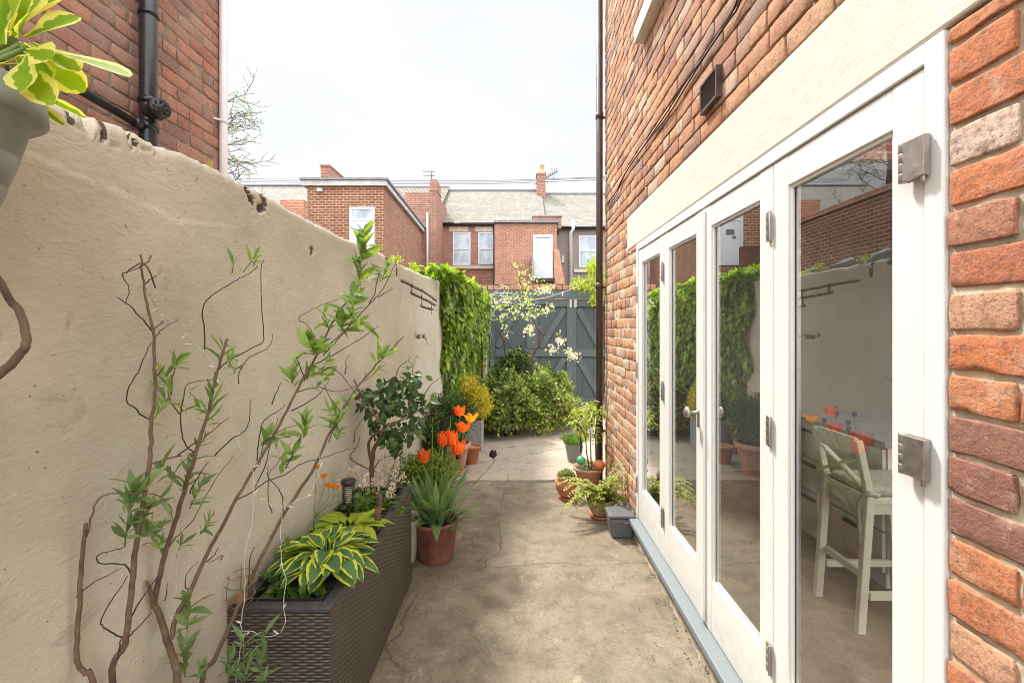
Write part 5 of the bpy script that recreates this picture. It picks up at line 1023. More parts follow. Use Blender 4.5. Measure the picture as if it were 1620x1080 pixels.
for (x, y, rx, ry, n) in ((585, 645, 20, 18, 60), (605, 620, 18, 14, 45), (635, 610, 20, 16, 70), (655, 600, 12, 16, 50), (650, 640, 22, 18, 80), (625, 640, 20, 15, 60), (590, 670, 14, 12, 30), (620, 690, 22, 14, 70), (640, 680, 22, 16, 70), (665, 670, 14, 12, 30), (632, 705, 14, 12, 40), (615, 700, 10, 8, 20), (680, 630, 8, 10, 16), (575, 625, 10, 10, 20), (605, 655, 16, 12, 40)):
    for i in range(int(n*.62)):
        p = P(x+R.gauss(0, rx*.55), y+R.gauss(0, ry*.55), 2.74+R.gauss(0, .09)); b.leaf(p, Vector((R.gauss(0, .7), R.gauss(0, .6), R.gauss(-.45, .5))), Vector((.5, -.9, .5))+rv(.5), R.uniform(.04, .068), R.uniform(.024, .036), 'ovate', .25, .25)
b.build('foliage', 'leaf_camellia', t)
b = MB()
for (x, y) in ((652, 580), (655, 570), (645, 585), (578, 600), (640, 600), (630, 625), (690, 625), (665, 600)): rosette(b, P(x, y, 2.75), UP+rv(.2), 6, .035, .012, 'lance', .5)
b.build('foliage', 'leaf_herb', t)

# ------------------------------------------------------------------ pots
def pot(mb, c, r0, r1, h, rim=.02, lip=.012, mat=0, wob=.0):
    mb.lathe([(.0001, 0), (r0-.006, 0), (r0, .006), (r1-.003, h-rim), (r1+lip-.003, h-rim+.004), (r1+lip, h-.004), (r1+lip-.004, h), (r1-.008, h-.001), (r1-.012, h-.03), (r1-.014, h-.04)], c, 40, mat, wob)
def soil(mb, c, r, z): mb.lathe([(.0001, z+.012), (r*.5, z+.008), (r, z)], c, 24)
# tulips
tc_ = Vector((-.575, 3.17, 0))
t = thing('potted_tulips', tc_, 'orange tulips in a weathered brown clay pot beside the wicker planter', 'potted plant')
b = MB(); pot(b, tc_, .118, .152, .275, .03, .008, 0, .01); b.build('pot', 'terracotta_dirty', t); b = MB(); soil(b, tc_, .14, .245); b.build('soil', 'soil', t)
b = MB()
for i in range(46):
    a = R.uniform(0, 6.28); q = R.uniform(0, .09); p = tc_+Vector((math.cos(a)*q, math.sin(a)*q, .24)); el = R.choice([R.uniform(1.1, 1.5), R.uniform(1.0, 1.5), R.uniform(.75, 1.1)]); d = Vector((math.cos(a)*math.cos(el), math.sin(a)*math.cos(el), math.sin(el)))
    b.leaf(p, d, UP*.6-Vector((math.cos(a), math.sin(a), 0))*1.0, R.uniform(.20, .40)*(.72 if el < 1.0 else 1), R.uniform(.045, .078), 'strap', R.uniform(.3, 1.0) if el < 1.0 else R.choice([R.uniform(-.1, .2), R.uniform(.3, .9)]), R.uniform(.25, .55))
for (dx, l_, w) in (((.75, -.1, .75), .34, .05), ((.95, -.1, .62), .30, .045), ((-.6, -.3, .6), .22, .06), ((-.7, -.4, .4), .17, .055), ((.6, -.6, .4), .18, .055)): b.leaf(tc_+Vector((.05 if dx[0] > 0 else -.05, -.04, .22)), dx, Vector((-dx[0], 0, 1)), l_, w, 'strap', .25, .3)
b.build('foliage', 'leaf_tulip', t)
def tulip(par, x, y, Y, h_, r_, mat, opened=.5, base=None, tilt=(0, 0, 1), sh_=True):
    h_ *= 1.4; r_ *= 1.45
    top_ = P(x, y, Y); ax = Vector(tilt).normalized(); bs = base if base is not None else tc_+Vector((R.uniform(-.05, .05), R.uniform(-.05, .05), .22)); bottom = top_-ax*h_*.5
    if sh_:
        s_ = MB(); s_.tube(smooth_path([bs, bs.lerp(bottom, .5)+Vector((0, 0, .02)), bottom-ax*.03, bottom], 5), .0032, 7); s_.build('stem', 'stem_green', par)
    f = MB(); e1 = ax.orthogonal().normalized(); e2 = ax.cross(e1)
    for i in range(6):
        a = i*1.047+(.1 if i % 2 else 0); k_ = .9 if i % 2 else 1; vs = []; rows = [(0, .001, .10), (.12, .62, .62), (.35, 1.0, .95), (.6, 1.0+opened*.15, 1.0), (.82, .9+opened*.5, .62), (1, .85+opened*.85, .06)]
        for (tt, rad, w) in rows:
            for s in (-1, -.5, 0, .5, 1):
                an = a+s*w*.62; rr = r_*rad*k_*(1-.06*abs(s)*(tt > .5)); vs.append(bottom+ax*(h_*tt*(1 if i % 2 else .96))+(e1*math.cos(an)+e2*math.sin(an))*rr)
        fs = [(q*5+s, q*5+s+1, (q+1)*5+s+1, (q+1)*5+s) for q in range(5) for s in range(4)]; uv = [[(s/4, q/5), ((s+1)/4, q/5), ((s+1)/4, (q+1)/5), (s/4, (q+1)/5)] for q in range(5) for s in range(4)]
        f.add(vs, fs, 0, uv, smooth=True)
    f.build('flower', mat, par)
for a in [(701, 695, 3.05, .072, .026, 'petal_orange', .35), (711, 692, 3.1, .075, .026, 'petal_orange', .3), (716, 695, 3.0, .078, .024, 'petal_orange', .3), (725, 708, 2.98, .070, .030, 'petal_orange', .6), (671, 722, 3.0, .066, .024, 'petal_orange', .9), (727, 650, 3.3, .055, .026, 'petal_orange', .6), (733, 676, 3.2, .050, .028, 'petal_orange', 1.0),
          (745, 661, 3.4, .045, .026, 'petal_amber', 1.3), (725, 722, 3.05, .035, .012, 'petal_plum', 0), (684, 655, 3.35, .030, .012, 'petal_plum', 0), (713, 653, 3.35, .035, .013, 'petal_plum', 0), (700, 668, 3.3, .03, .012, 'petal_plum', 0), (731, 665, 3.35, .03, .010, 'petal_plum', 0), (699, 677, 3.3, .03, .012, 'petal_plum', 0)]: tulip(t, *a)
tulip(t, 780, 718, 3.0, .040, .018, 'petal_plum', -.1, tc_+Vector((.09, -.05, .24)))
# white pot
c = Vector((-.785, 3.13, 0)); t = thing('planter_pot', c, 'tall cream tapered pot squeezed between wicker planter and brown clay pot', 'pot'); b = MB()
b.lathe([(.0001, 0), (.075, 0), (.08, .01), (.118, .29), (.122, .30), (.116, .302), (.108, .28), (.10, .2)], c, 36); b.build('pot', 'white_pot', t); b = MB(); soil(b, c, .10, .22); b.build('soil', 'soil', t)
# box bush in terracotta behind tulips
def bush(c, rx, ry, rz, n, L_, W_, mats, kind='small', shell=.75, rough=.25, flat=False):
    ms_ = [MB() for _ in mats]; c = Vector(c)
    for i in range(n):
        d = runit(); 
        if flat and d.z < -.5: d.z = abs(d.z)
        rr = (shell+(1-shell)*R.random())*(1+rough*noise.noise(d*2.3+c)+rough*.6*noise.noise(d*6+c)); p = c+Vector((d.x*rx, d.y*ry, d.z*rz))*rr
        m_ = min(len(mats)-1, int((noise.noise(p*7)+.5+R.uniform(-.25, .25))*len(mats))) if len(mats) > 1 else 0
        ms_[max(0, m_)].leaf(p, d*.6+rv(.6)+UP*.25, d+rv(.5), L_*R.uniform(.6, 1.25), W_*R.uniform(.7, 1.2), kind, .2, .2)
    return ms_
c = Vector((-.73, 3.62, 0)); t = thing('potted_box_bush', c, 'small bright green box bush in a clay pot behind the tulips', 'potted plant')
b = MB(); pot(b, c, .11, .15, .27, .035, .012); b.build('pot', 'terracotta', t)
for q in bush(c+Vector((0, 0, .42)), .25, .24, .19, 5200, .026, .017, ['leaf_box'], shell=.45): q.build('foliage', 'leaf_box', t)
b = MB(); 
for i in range(14): b.tube([c+Vector((0, 0, .2)), c+Vector((R.uniform(-.12, .12), R.uniform(-.12, .12), R.uniform(.35, .52)))], .004, 5)
b.build('stem', 'bark', t)
# big dark conifer like bush in large terracotta pot
c = Vector((-.735, 4.94, .02)); t = thing('potted_evergreen', c, 'rounded dark evergreen bush in a large pale clay pot near the slab edge', 'potted plant')
b = MB(); b.lathe([(.0001, 0), (.135, 0), (.14, .01), (.155, .09), (.16, .095), (.163, .10), (.19, .26), (.197, .27), (.215, .28), (.222, .30), (.218, .335), (.205, .34), (.19, .33), (.185, .28)], c, 44); b.build('pot', 'terracotta_pale', t); b = MB(); soil(b, c, .18, .29); b.build('soil', 'soil', t)
for q in bush(c+Vector((-.02, 0, .60)), .27, .26, .27, 6500, .036, .015, ['leaf_box_dark'], shell=.4, rough=.3): q.build('foliage', 'leaf_box_dark', t)
c = Vector((-.86, 4.55, 0)); t = thing('potted_conifer', c, 'feathery dark green bush in a clay pot against the cream wall', 'potted plant')
b = MB(); pot(b, c, .10, .13, .24, .03, .01); b.build('pot', 'terracotta_dirty', t)
for q in bush(c+Vector((.02, 0, .52)), .15, .2, .28, 3200, .036, .014, ['leaf_box_dark'], shell=.4): q.build('foliage', 'leaf_box_dark', t)
# golden euonymus in a white trough
c = Vector((-.62, 6.0, .02)); t = thing('potted_golden_shrub', c, 'golden yellow variegated shrub in a grey trough beyond the tulips', 'potted plant')
b = MB(); b.box(-.85, -.465, 5.78, 6.12, .025, .055); b.box(-.85, -.83, 5.78, 6.12, .055, .42); b.box(-.485, -.465, 5.78, 6.12, .055, .42); b.box(-.83, -.485, 5.78, 5.80, .055, .42); b.box(-.83, -.485, 6.10, 6.12, .055, .42); b.build('pot', 'zinc', t, bevel=.008)
for q in bush(c+Vector((-.12, 0, .74)), .26, .24, .24, 3600, .036, .022, ['leaf_yellow'], shell=.5, rough=.4): q.build('foliage', 'leaf_yellow', t)
for q in bush(c+Vector((.08, -.1, .60)), .20, .2, .24, 2200, .036, .022, ['leaf_yellow'], shell=.5, rough=.4): q.build('foliage', 'leaf_yellow', t)
for q in bush(c+Vector((-.10, -.1, .60)), .26, .2, .2, 2000, .028, .012, ['leaf_box'], shell=.5): q.build('foliage', 'leaf_box_dark', t)
b = MB()
for i in range(12): b.tube([c+Vector((-.05, 0, .4)), c+Vector((R.uniform(-.22, .18), R.uniform(-.12, .12), R.uniform(.6, .9)))], .005, 5)
b.build('stem', 'bark', t)
c = Vector((-.555, 5.33, .022)); t = thing('clay_pot', c, 'clay pot of dry soil standing alone on the pale slab left side', 'pot')
b = MB(); pot(b, c, .078, .112, .20, .03, .01); b.build('pot', 'terracotta', t); b = MB(); soil(b, c, .10, .17); b.build('soil', 'terracotta_pale', t)

# ------------------------------------------------------------------ raised bed, ivy mounds, blossom tree
rb = thing('raised_bed', (-.1, 7.4, 0), 'low old brick raised bed buried under ivy mounds before the gate', 'planter')
b = MB(); 
for i in range(5):
    for j in range(5): b.box(-.55+i*.225, -.34+i*.225, 7.05, 7.17, .03+j*.082, .10+j*.082)
b.box(-.55, .55, 7.075, 7.16, .02, .42); b.box(-.55, -.45, 7.17, 8.6, .02, .5); b.box(.50, .60, 7.17, 8.6, .02, .45); b.build('wall', 'brick_offshoot', rb); b = MB(); b.box(-.45, .50, 7.17, 8.6, .3, .43); b.build('soil', 'soil', rb)
def mound(name, c, rx, ry, rz, n, mats, label, core=True, L_=.066):
    t = thing(name, (c[0], c[1], .02), label, 'ivy'); ms_ = bush(c, rx, ry, rz, n, L_, L_*.8, mats, 'ivy', .72, .55, True)
    for m_, q in zip(mats, ms_): q.build('foliage', m_, t)
    b = MB()
    for i in range(16): d = runit(); d.z = abs(d.z); b.tube([Vector((c[0]+d.x*rx*.5, c[1]+d.y*ry*.3, .03)), Vector(c)+Vector((d.x*rx, d.y*ry, d.z*rz))*.75], .006, 5)
    b.build('stem', 'bark_dark', t); return t
mound('ivy_mound', (-.20, 6.70, .40), .42, .42, .47, 5000, ['leaf_ivy_dark', 'leaf_mound'], 'dark variegated ivy mound spilling over the left of the raised bed')
mound('ivy_mound', (.42, 7.25, .34), .53, .6, .53, 6600, ['leaf_ivy_dark', 'leaf_mound', 'leaf_mound'], 'larger paler ivy mound at the right before the gate')
mound('ivy_mound', (-.05, 7.75, .88), .30, .3, .32, 1700, ['leaf_dark', 'leaf_ivy_dark'], 'small dark leaved ivy clump at the foot of the blossom tree', L_=.055)
t = thing('garden_herb', (-.35, 7.6, .45), 'fine leaved green plant with tiny yellow flowers by the white pier', 'plant')
b = MB(); herb(b, (-.36, 7.6, .5), .2, .42, 520, .06, .018, 'lance', 1); b.build('foliage', 'leaf_herb', t)
for (x, y) in ((775, 585), (792, 590), (783, 598), (767, 578)):
    b = MB(); [b.leaf(P(x, y, 7.5), (math.cos(i), -.3, math.sin(i)), (0, -1, .3), .035, .03, 'small', 0, .1) for i in range(7)]; b.build('flower', 'leaf_yellow', t)
c = P(762, 604, 7.2); t = thing('potted_sapling', c, 'thin sapling in a brown pot in front of the pale pier', 'potted plant')
b = MB(); b.lathe([(.0001, -.12), (.13, -.12), (.18, .0), (.185, .02), (.17, .02), (.15, -.03)], c, 24); b.build('pot', 'terracotta_dirty', t)
b = MB(); b.tube([c, c+Vector((.01, 0, .35)), c+Vector((.0, 0, .7))], .012, 6); b.build('stem', 'bark_dark', t); b = MB(); herb(b, c+Vector((.02, 0, .25)), .14, .42, 150, .06, .03, 'ovate'); b.build('foliage', 'leaf_ivy', t)
ct = thing('blossom_tree', (.05, 7.7, .45), 'young cherry tree with white blossom and lime leaves before the gate', 'tree')
Yc = 7.7
BR = [([(815, 620, Yc), (810, 592, Yc), (800, 560, Yc), (797, 540, Yc), (790, 527, Yc), (783, 520, Yc), (778, 508, Yc)], .016, .007), ([(828, 610, Yc), (818, 565, Yc), (806, 545, Yc), (800, 540, Yc)], .013, .007), ([(833, 600, Yc), (838, 575, Yc), (848, 553, Yc), (857, 540, Yc), (861, 530, Yc)], .020, .013), ([(861, 530, Yc), (852, 522, Yc), (843, 505, Yc), (837, 495, Yc), (830, 480, Yc), (826, 460, Yc), (822, 440, Yc), (826, 425, Yc)], .012, .004),
      ([(788, 523, Yc), (789, 500, Yc), (789, 478, Yc), (787, 468, Yc)], .006, .003), ([(797, 540, Yc), (805, 530, Yc), (815, 518, Yc), (822, 505, Yc), (830, 490, Yc)], .006, .003), ([(850, 552, Yc), (862, 548, Yc), (868, 542, Yc)], .006, .003), ([(833, 492, Yc), (850, 488, Yc), (870, 490, Yc)], .005, .002), ([(840, 475, Yc), (850, 465, Yc), (865, 455, Yc)], .005, .002),
      ([(861, 530, Yc), (870, 527, 7.65), (878, 525, 7.5), (890, 537, 7.4), (900, 550, 7.3), (915, 565, 7.2)], .006, .003), ([(852, 488, Yc), (862, 498, Yc), (875, 508, 7.65), (877, 530, 7.6), (873, 550, 7.6)], .004, .002), ([(826, 445, Yc), (835, 425, Yc), (838, 415, Yc)], .004, .002), ([(797, 530, Yc), (792, 505, Yc), (800, 495, Yc)], .004, .002), ([(810, 510, Yc), (825, 500, Yc), (840, 498, Yc)], .004, .002), ([(816, 430, Yc), (815, 412, Yc)], .003, .002)]
tr = MB()
for px, r0, r1 in BR[:4]: stem(tr, px, r0, r1, 0, 4, .002, 8)
tr.tube([P(815, 620, Yc), (.0, Yc, .40)], .02, 8); tr.build('trunk', 'bark', ct)
tr = MB()
for px, r0, r1 in BR[4:]: stem(tr, px, r0, r1, 0, 4, .002, 6)
tr.build('branch', 'bark', ct)
lf = MB(); bl = MB()
def blossom(mb, p, r_):
    n_ = (Vector((0, -1, .3))+rv(.6)).normalized(); e1 = n_.orthogonal().normalized(); e2 = n_.cross(e1)
    for i in range(5): a = i*1.2566; d = e1*math.cos(a)+e2*math.sin(a)+n_*.25; mb.leaf(p, d, n_, r_, r_*.95, 'small', -.1, .1)
for (x, y, sx, sy, nb_, nl) in ((787, 482, 9, 10, 26, 24), (800, 478, 9, 12, 18, 34), (795, 500, 8, 12, 18, 30), (815, 492, 11, 9, 24, 60), (835, 480, 10, 10, 26, 60), (832, 455, 8, 14, 16, 44), (826, 435, 9, 12, 10, 40), (838, 500, 10, 7, 34, 20), (838, 522, 9, 8, 60, 18), (855, 492, 13, 5, 22, 34), (868, 488, 6, 5, 16, 14), (848, 440, 8, 6, 10, 20), (862, 456, 9, 8, 30, 20), (868, 462, 6, 6, 18, 8), (850, 462, 6, 6, 16, 10), (820, 420, 8, 5, 6, 20), (888, 540, 7, 5, 36, 8), (874, 552, 6, 6, 34, 8), (898, 555, 6, 4, 24, 6), (908, 563, 8, 6, 60, 10), (885, 528, 4, 3, 3, 6), (802, 530, 6, 8, 10, 8), (812, 470, 8, 6, 5, 22), (835, 470, 7, 7, 14, 26), (795, 515, 6, 6, 10, 10)):
    Yb = 7.3 if x > 872 else Yc
    for i in range(int(nb_*.75)): blossom(bl, P(x+R.gauss(0, sx*.6), y+R.gauss(0, sy*.6), Yb+R.gauss(0, .12)), R.uniform(.018, .028))
    for i in range(nl): p = P(x+R.gauss(0, sx*.75), y+R.gauss(0, sy*.75), Yb+R.gauss(0, .14)); lf.leaf(p, rv(1)+UP*.6, rv(1), R.uniform(.035, .06), R.uniform(.018, .028), 'small', .2, .2)
lf.build('crown', 'leaf_cherry', ct); bl.build('blossom', 'petal_white', ct)
# white string lights hung at the gate
t = thing('string_lights', (-.5, 9.1, 2.0), 'tangle of white string lights looped between the ivy and the gate top', 'string lights'); b = MB()
for w in [[(768, 465, 8.3), (790, 468, 8.3), (815, 471, 8.3), (840, 474, 8.3), (862, 471, 8.4), (885, 464, 8.5), (910, 455, 8.6), (925, 445, 8.6), (945, 437, 8.6)], [(768, 470, 8.3), (790, 463, 8.3), (820, 466, 8.3)], [(775, 475, 8.2), (783, 462, 8.2), (796, 453, 8.2), (803, 455, 8.2), (803, 465, 8.2), (796, 473, 8.2), (785, 478, 8.2)],
          [(770, 510, 8.2), (775, 500, 8.2), (790, 480, 8.2), (798, 460, 8.2)], [(768, 500, 8.2), (775, 480, 8.2), (785, 470, 8.2)], [(762, 515, 8.2), (768, 508, 8.2), (785, 506, 8.2)], [(772, 500, 8.2), (776, 520, 8.2), (776, 540, 8.2), (770, 548, 8.2)], [(767, 505, 8.2), (772, 490, 8.2), (782, 484, 8.2), (790, 488, 8.2)], [(766, 495, 8.2), (778, 495, 8.2), (784, 500, 8.2)]]: b.tube(smooth_path([P(*q) for q in w], 5, .004), .0055, 5)
for i in range(14): p = P(773+R.gauss(0, 3), 497+R.gauss(0, 4), 8.2); b.tube(smooth_path([p, p+rv(.05), p+rv(.06)], 4), .006, 5)
b.build('wire', 'silver_wire', t)
b = MB(); p = P(890, 462, 8.5); b.box(p.x-.012, p.x+.012, p.y-.01, p.y+.01, p.z-.07, p.z+.01); b.build('peg', 'white_plastic', t)

# ------------------------------------------------------------------ ivy on the left wall
iv = thing('climbing_ivy', (-.85, 6.6, 0), 'thick bright green ivy curtain hanging over the far end of the cream wall', 'ivy')
f1 = MB(); f2 = MB(); br = MB()
def ivy_th(y, z): return .10+.16*max(0, min(1, (z-.9)/.9))+.07*noise.noise(Vector((y*2.2, z*2.2, 4)))
for i in range(11500):
    z = .25+1.93*R.random()**.85; ys = 5.42-.12*min(1, max(0, (z-1.6)/.5))+.35*max(0, (1.3-z))*.5+.10*noise.noise(Vector((z*3, 1, 2))); y = ys+R.random()**1.25*(8.7-ys)
    th = ivy_th(y, z)*min(1, .35+(y-ys)*2.2); x = XL(y)+th+R.gauss(0, .025)-R.random()**3*.12
    lump = noise.noise(Vector((y*3.4, z*3.0, 9)))
    if z < 1.0 and R.random() < (1.0-z)*.6: continue
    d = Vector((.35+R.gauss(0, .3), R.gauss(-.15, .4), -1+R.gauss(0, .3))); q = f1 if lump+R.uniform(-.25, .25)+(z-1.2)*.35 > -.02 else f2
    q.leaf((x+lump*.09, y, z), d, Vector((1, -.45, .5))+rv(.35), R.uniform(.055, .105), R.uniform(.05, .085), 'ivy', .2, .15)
for i in range(3400):   # the mass heaped on top of the wall
    y = R.uniform(4.9, 8.9); x = XL(y)+R.uniform(-.35, .26); z = 2.17+.09*(1-abs(x-XL(y))/.4)+.06*noise.noise(Vector((y*3, x*3, 0)))+R.gauss(0, .02)
    if y < 5.3 and R.random() < .4: continue
    f1.leaf((x, y, z), Vector((R.gauss(0, .6), R.gauss(-.3, .6), R.gauss(.1, .4))), UP+rv(.4), R.uniform(.06, .10), R.uniform(.05, .08), 'ivy', .2, .15)
for i in range(26):
    y = R.uniform(5.6, 8.4); br.tube(smooth_path([(XL(y)+.02, y, 0), (XL(y)+.04, y+R.uniform(-.3, .3), .8), (XL(y)+.07, y+R.uniform(-.4, .4), 1.6), (XL(y)+.05, y+R.uniform(-.4, .4), 2.1)], 4, .006), [.012, .005], 5)
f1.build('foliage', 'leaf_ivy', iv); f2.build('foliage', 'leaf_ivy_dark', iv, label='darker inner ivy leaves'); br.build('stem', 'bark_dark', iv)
# climber at the top right of the gate
t = thing('climbing_plant', (1.5, 8.9, 0), 'lime green climber hanging over the gate wall beside the downpipe', 'ivy'); b = MB()
for (x, y, rx, ry, n) in ((938, 425, 10, 16, 260), (925, 448, 16, 10, 260), (940, 445, 12, 16, 260), (912, 447, 7, 7, 80), (940, 470, 6, 8, 90), (948, 455, 10, 25, 150), (960, 440, 14, 25, 150)):
    for i in range(n): p = P(x+R.gauss(0, rx*.5), y+R.gauss(0, ry*.5), 8.8+R.gauss(0, .12)); b.leaf(p, Vector((R.gauss(0, .5), -.3, R.gauss(-.7, .4))), Vector((-.3, -.9, .5))+rv(.4), R.uniform(.05, .085), R.uniform(.03, .045), 'ovate', .25, .2)
b.build('foliage', 'leaf_lime', t); b = MB(); b.tube(smooth_path([(1.75, 8.9, 0), (1.7, 8.9, 1.2), (1.6, 8.85, 2.2), (1.4, 8.8, 2.5)], 5, .01), [.02, .008], 6); b.tube(smooth_path([(1.6, 8.85, 2.2), (1.35, 8.8, 2.35), (1.15, 8.8, 2.4)], 5), .006, 5); b.build('stem', 'bark', t)
# plants on the wall top
t = thing('wall_weed', PXw(650, 425)[0:1]+(0, 0) and (XL(4.3)-.1, 4.3, 2.1), 'tufts of lime weeds growing along the top of the cream wall', 'weed'); b = MB()
for (x, y, Y, n) in ((632, 413, 3.75, 22), (628, 410, 3.7, 12), (655, 422, 4.3, 34), (652, 425, 4.25, 20), (660, 432, 4.5, 14)):
    p = P(x, y, Y); p.x = min(p.x, XL(Y)-.02)
    for i in range(n): b.leaf(p+rv(.018), rv(1)+UP, UP+rv(.5), .035, .018, 'small', .2, .2)
b.leaf((XL(1.57)-.03, 1.57, 2.155), (.6, -.4, .5), UP, .03, .02, 'ovate'); b.build('foliage', 'leaf_lime', t)

# ------------------------------------------------------------------ right hand pots
c = Vector((.66, 5.42, .022)); t = thing('potted_herb', c, 'square grey pot of fine green herb near the slab edge', 'potted plant')
b = MB(); b.add([c+Vector(q) for q in ((-.07, -.07, 0), (.07, -.07, 0), (.07, .07, 0), (-.07, .07, 0), (-.10, -.10, .2), (.10, -.10, .2), (.10, .10, .2), (-.10, .10, .2), (-.085, -.085, .2), (.085, -.085, .2), (.085, .085, .2), (-.085, .085, .2), (-.08, -.08, .16), (.08, -.08, .16), (.08, .08, .16), (-.08, .08, .16))],
                [(0, 3, 2, 1), (0, 1, 5, 4), (1, 2, 6, 5), (2, 3, 7, 6), (3, 0, 4, 7), (4, 5, 9, 8), (5, 6, 10, 9), (6, 7, 11, 10), (7, 4, 8, 11), (8, 9, 13, 12), (9, 10, 14, 13), (10, 11, 15, 14), (11, 8, 12, 15), (12, 13, 14, 15)]); b.build('pot', 'grey_pot', t, bevel=.004)
b = MB()
for i in range(900): a = R.uniform(0, 6.28); q = math.sqrt(R.random()); p = c+Vector((math.cos(a)*q*.09, math.sin(a)*q*.09, .18)); d = Vector((math.cos(a)*q*.7, math.sin(a)*q*.7, 1))+rv(.2); p = p+d*R.uniform(0, .08); b.leaf(p, d, rv(1), R.uniform(.04, .09), .006, 'small', .15, .1)
b.build('foliage', 'leaf_herb', t)
c = Vector((.70, 4.55, 0)); t = thing('potted_acer', c, 'tall lime leaved plant in a wide clay bowl by the downpipe', 'potted plant')
b = MB(); b.lathe([(.0001, 0), (.085, 0), (.09, .01), (.128, .17), (.150, .185), (.155, .205), (.15, .215), (.14, .21), (.125, .19)], c, 40); b.build('pot', 'terracotta_pale', t); b = MB(); soil(b, c, .125, .19); b.build('soil', 'soil', t)
b = MB()
for px in ([(932, 745, 4.55), (928, 715, 4.55), (926, 690, 4.55), (920, 660, 4.55)], [(936, 745, 4.5), (934, 700, 4.5), (936, 660, 4.52)], [(944, 740, 4.55), (942, 700, 4.6), (944, 665, 4.62), (955, 650, 4.6)], [(928, 690, 4.55), (915, 670, 4.5), (908, 655, 4.5)]): stem(b, px, .008, .003, 0, 4, .002, 6)
b.build('stem', 'bark', t); b = MB()
for (x, y, n, s_) in ((908, 655, 14, 8), (920, 652, 26, 9), (930, 645, 30, 10), (940, 642, 26, 9), (926, 668, 26, 9), (915, 678, 18, 8), (935, 660, 30, 10), (948, 650, 14, 7), (912, 665, 12, 7), (925, 685, 10, 8)):
    for i in range(n): p = P(x+R.gauss(0, s_*.6), y+R.gauss(0, s_*.5), 4.55+R.gauss(0, .05)); b.leaf(p, Vector((R.gauss(0, .8), R.gauss(-.3, .5), R.gauss(-.3, .5))), UP+Vector((0, -.5, 0))+rv(.4), R.uniform(.045, .075), R.uniform(.02, .03), 'ovate', .35, .2)
b.build('foliage', 'leaf_lime', t); b = MB(); herb(b, c+Vector((.03, 0, .20)), .10, .06, 110, .03, .018, 'ovate'); b.build('underplanting', 'leaf_ivy', t); b = MB(); herb(b, c+Vector((.09, .0, .42)), .05, .2, 60, .035, .02, 'ovate'); b.build('foliage', 'leaf_ivy', t)
b = MB(); q = P(919, 728, 4.46); b.ball(q, .045, n=20); tag(b.build('garden_ball', 'green_ball', org=q), 'green ball resting in the clay bowl by the downpipe', 'ball')
b = MB(); q = P(948, 735, 4.45); b.ball(q, .058, n=20, sq=.8); tag(b.build('garden_ball', 'orange_ball', org=q), 'orange clay ball resting in the bowl by the downpipe', 'ball')
b = MB(); b.tube(smooth_path([P(919, 715, 4.5), P(919, 698, 4.5), P(916, 686, 4.5), P(914, 678, 4.5)], 5), .008, 8); q = P(914, 672, 4.5); b.ball(q, .016, n=10); tag(b.build('garden_stake', 'black_plastic', org=P(919, 730, 4.5)), 'short black curved stake in the bowl beside the green ball', 'stake')
c = Vector((.45, 4.27, 0)); t = thing('potted_succulent', c, 'bellied orange clay pot with low plant on a saucer', 'potted plant')
b = MB(); b.lathe([(.0001, .02), (.055, .02), (.062, .03), (.093, .085), (.103, .13), (.096, .165), (.080, .185), (.078, .19), (.094, .205), (.094, .213), (.084, .213), (.072, .195)], c, 40); b.build('pot', 'terracotta', t)
b = MB(); b.lathe([(.0001, 0), (.065, 0), (.078, .022), (.074, .024), (.062, .008), (.0001, .008)], c, 32); b.build('saucer', 'terracotta', t)
b = MB(); soil(b, c, .075, .19); b.build('soil', 'soil', t); b = MB(); herb(b, c+Vector((0, 0, .19)), .078, .075, 420, .028, .008, 'small', .8); b.build('foliage', 'leaf_box', t)
c = Vector((.70, 3.86, 0)); t = thing('potted_fern', c, 'arching yellow green fern like plant in a bowl pot beside the grey caddy', 'potted plant')
b = MB(); b.lathe([(.0001, .02), (.07, .02), (.075, .03), (.115, .11), (.122, .15), (.116, .16), (.105, .15)], c, 36); b.build('pot', 'bark_yellow', t); b = MB(); b.lathe([(.0001, 0), (.085, 0), (.10, .025), (.095, .027), (.08, .01), (.0001, .01)], c, 32); b.build('saucer', 'terracotta', t)
b = MB(); soil(b, c, .105, .13); b.build('soil', 'soil', t)
b = MB(); s_ = MB()
def frond(p0, p1, arch, n, L_):
    p0, p1 = Vector(p0), Vector(p1); pts = [p0.lerp(p1, i/n)+UP*(arch*math.sin(i/n*2.6)) for i in range(n+1)]; s_.tube(pts, .0016, 4)
    for i in range(2, n+1):
        d = (pts[i]-pts[i-1]).normalized(); sd = d.cross(UP).normalized()
        for s in (-1, 1): b.leaf(pts[i], d*.6+sd*s+rv(.2), UP+rv(.35), L_*(1.15-.6*i/n)*R.uniform(.8, 1.15), L_*.45, 'lance', .25, .2)
for i in range(60):
    a = R.uniform(-3.3, .9) if R.random() < .8 else R.uniform(0, 6.28); l_ = R.uniform(.14, .28); frond(c+Vector((0, 0, .14)), c+Vector((math.cos(a)*l_*1.0, math.sin(a)*l_*.8, R.uniform(.10, .34))), R.uniform(.02, .08), 12, .040)
for (x, y, Y) in ((888, 822, 3.62), (897, 812, 3.6), (905, 808, 3.62), (884, 775, 3.95), (893, 785, 3.8), (880, 770, 4.0), (912, 815, 3.6), (900, 795, 3.7), (990, 760, 3.75), (975, 770, 3.62), (985, 745, 3.85)): frond(c+Vector((0, 0, .15)), P(x, y, Y), .12, 18, .042)
b.build('foliage', 'leaf_nandina', t); s_.build('stem', 'stem_green', t)
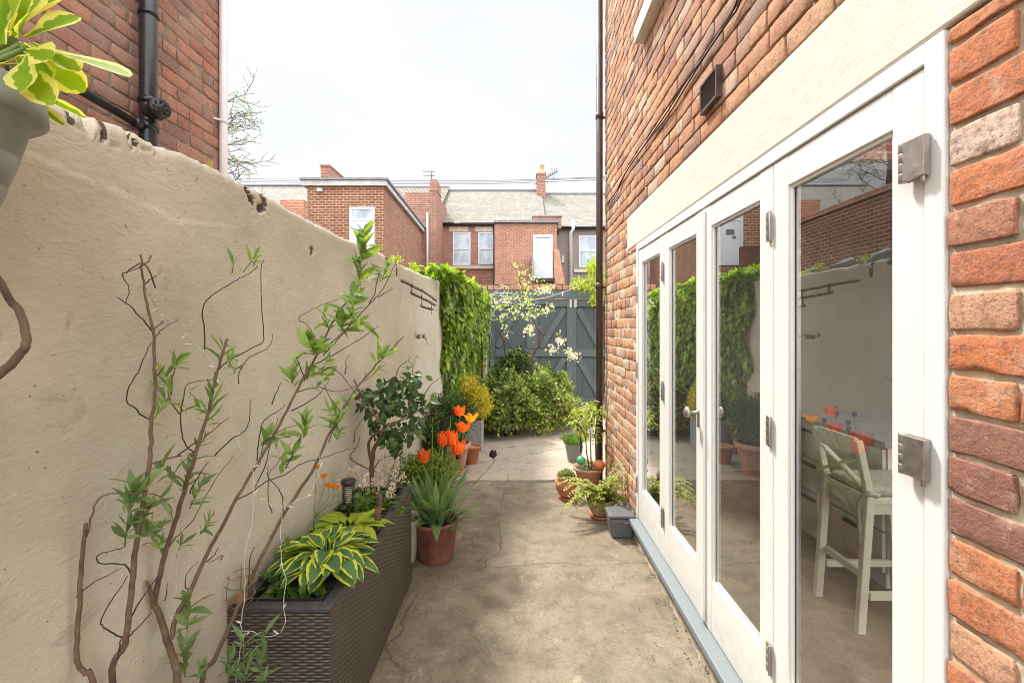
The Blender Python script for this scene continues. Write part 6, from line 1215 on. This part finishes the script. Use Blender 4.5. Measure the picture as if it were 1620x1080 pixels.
# grey food caddy
c = Vector((.782, 3.52, 0)); t = thing('food_waste_caddy', c, 'small dark grey lidded food waste caddy by the door sill', 'bin')
b = MB(); b.add([c+Vector(q) for q in ((-.075, -.075, 0), (.085, -.075, 0), (.085, .085, 0), (-.075, .085, 0), (-.092, -.092, .155), (.098, -.092, .155), (.098, .10, .155), (-.092, .10, .155))], [(0, 3, 2, 1), (0, 1, 5, 4), (1, 2, 6, 5), (2, 3, 7, 6), (3, 0, 4, 7), (4, 5, 6, 7)]); b.build('bin', 'bin_grey', t, bevel=.022, seg=4)
b = MB(); b.box(c.x-.098, c.x+.102, c.y-.098, c.y+.105, .157, .185); b.build('lid', 'bin_grey', t, bevel=.013, seg=3)
b = MB(); b.tube(smooth_path([(c.x+.104, c.y-.05, .15), (c.x+.108, c.y-.07, .165), (c.x+.03, c.y-.115, .135), (c.x+.02, c.y-.11, .14)], 5), .006, 6); b.tube(smooth_path([(c.x-.01, c.y+.10, .17), (c.x+.03, c.y+.09, .215), (c.x+.10, c.y+.04, .215), (c.x+.112, c.y-.03, .17)], 5), .006, 6); b.build('handle', 'bin_grey', t)

# ------------------------------------------------------------------ bare tree behind the neighbour's house
t = thing('bare_tree', (-8.6, 13.5, 0), 'leafless budding tree behind the neighbour house and white downpipe', 'tree'); b = MB(); bd = MB(); tw = MB()
b.tube(smooth_path([(-9.6, 13.5, 0), (-9.3, 13.5, 3), (-9.2, 13.5, 6), (-9.2, 13.5, 8.6)], 5, .03), [.16, .05], 10); b.build('trunk', 'bark_dark', t)
def twig(p, d, l_, r_, dep):
    pts = [p]; 
    for i in range(5): d = (d+rv(.16)).normalized(); pts.append(pts[-1]+d*l_/5)
    tw.tube(pts, [r_, r_*.5], 4)
    if dep:
        for i in range(4): twig(pts[1+i], (d+rv(.6)).normalized(), l_*.55, r_*.6, dep-1)
    else:
        for q in pts[1:]: bd.leaf(q, rv(1)+UP, rv(1), .05, .03, 'small')
for i in range(13): z = R.uniform(5.2, 8.5); twig(Vector((-9.2, 13.5, z)), Vector((R.uniform(.5, 1), R.uniform(-.5, .5), R.uniform(-.1, .7))).normalized(), R.uniform(.9, 1.6), .014, 2)
tw.build('branch', 'bark_dark', t); tag(bd.build('bud', 'leaf_box', t), None, None, kind='stuff')

# ------------------------------------------------------------------ groups of like things
GR = {'terraced_house': 'terraced houses beyond the yard', 'brick_outhouse': 'brick outhouses behind the terrace', 'timber_gate': 'grey timber gates at the end of the yard', 'hosta': 'hostas in the wicker planter', 'ivy_mound': 'ivy mounds before the gate',
      'garden_ball': 'balls in the clay bowl', 'yard_wall': 'yard walls beyond the garden wall', 'string_lights': 'string lights in the yard'}
for o in list(S.objects):
    if o.parent is None:
        k = o.name.split('.')[0]
        if k in GR: o['group'] = GR[k]
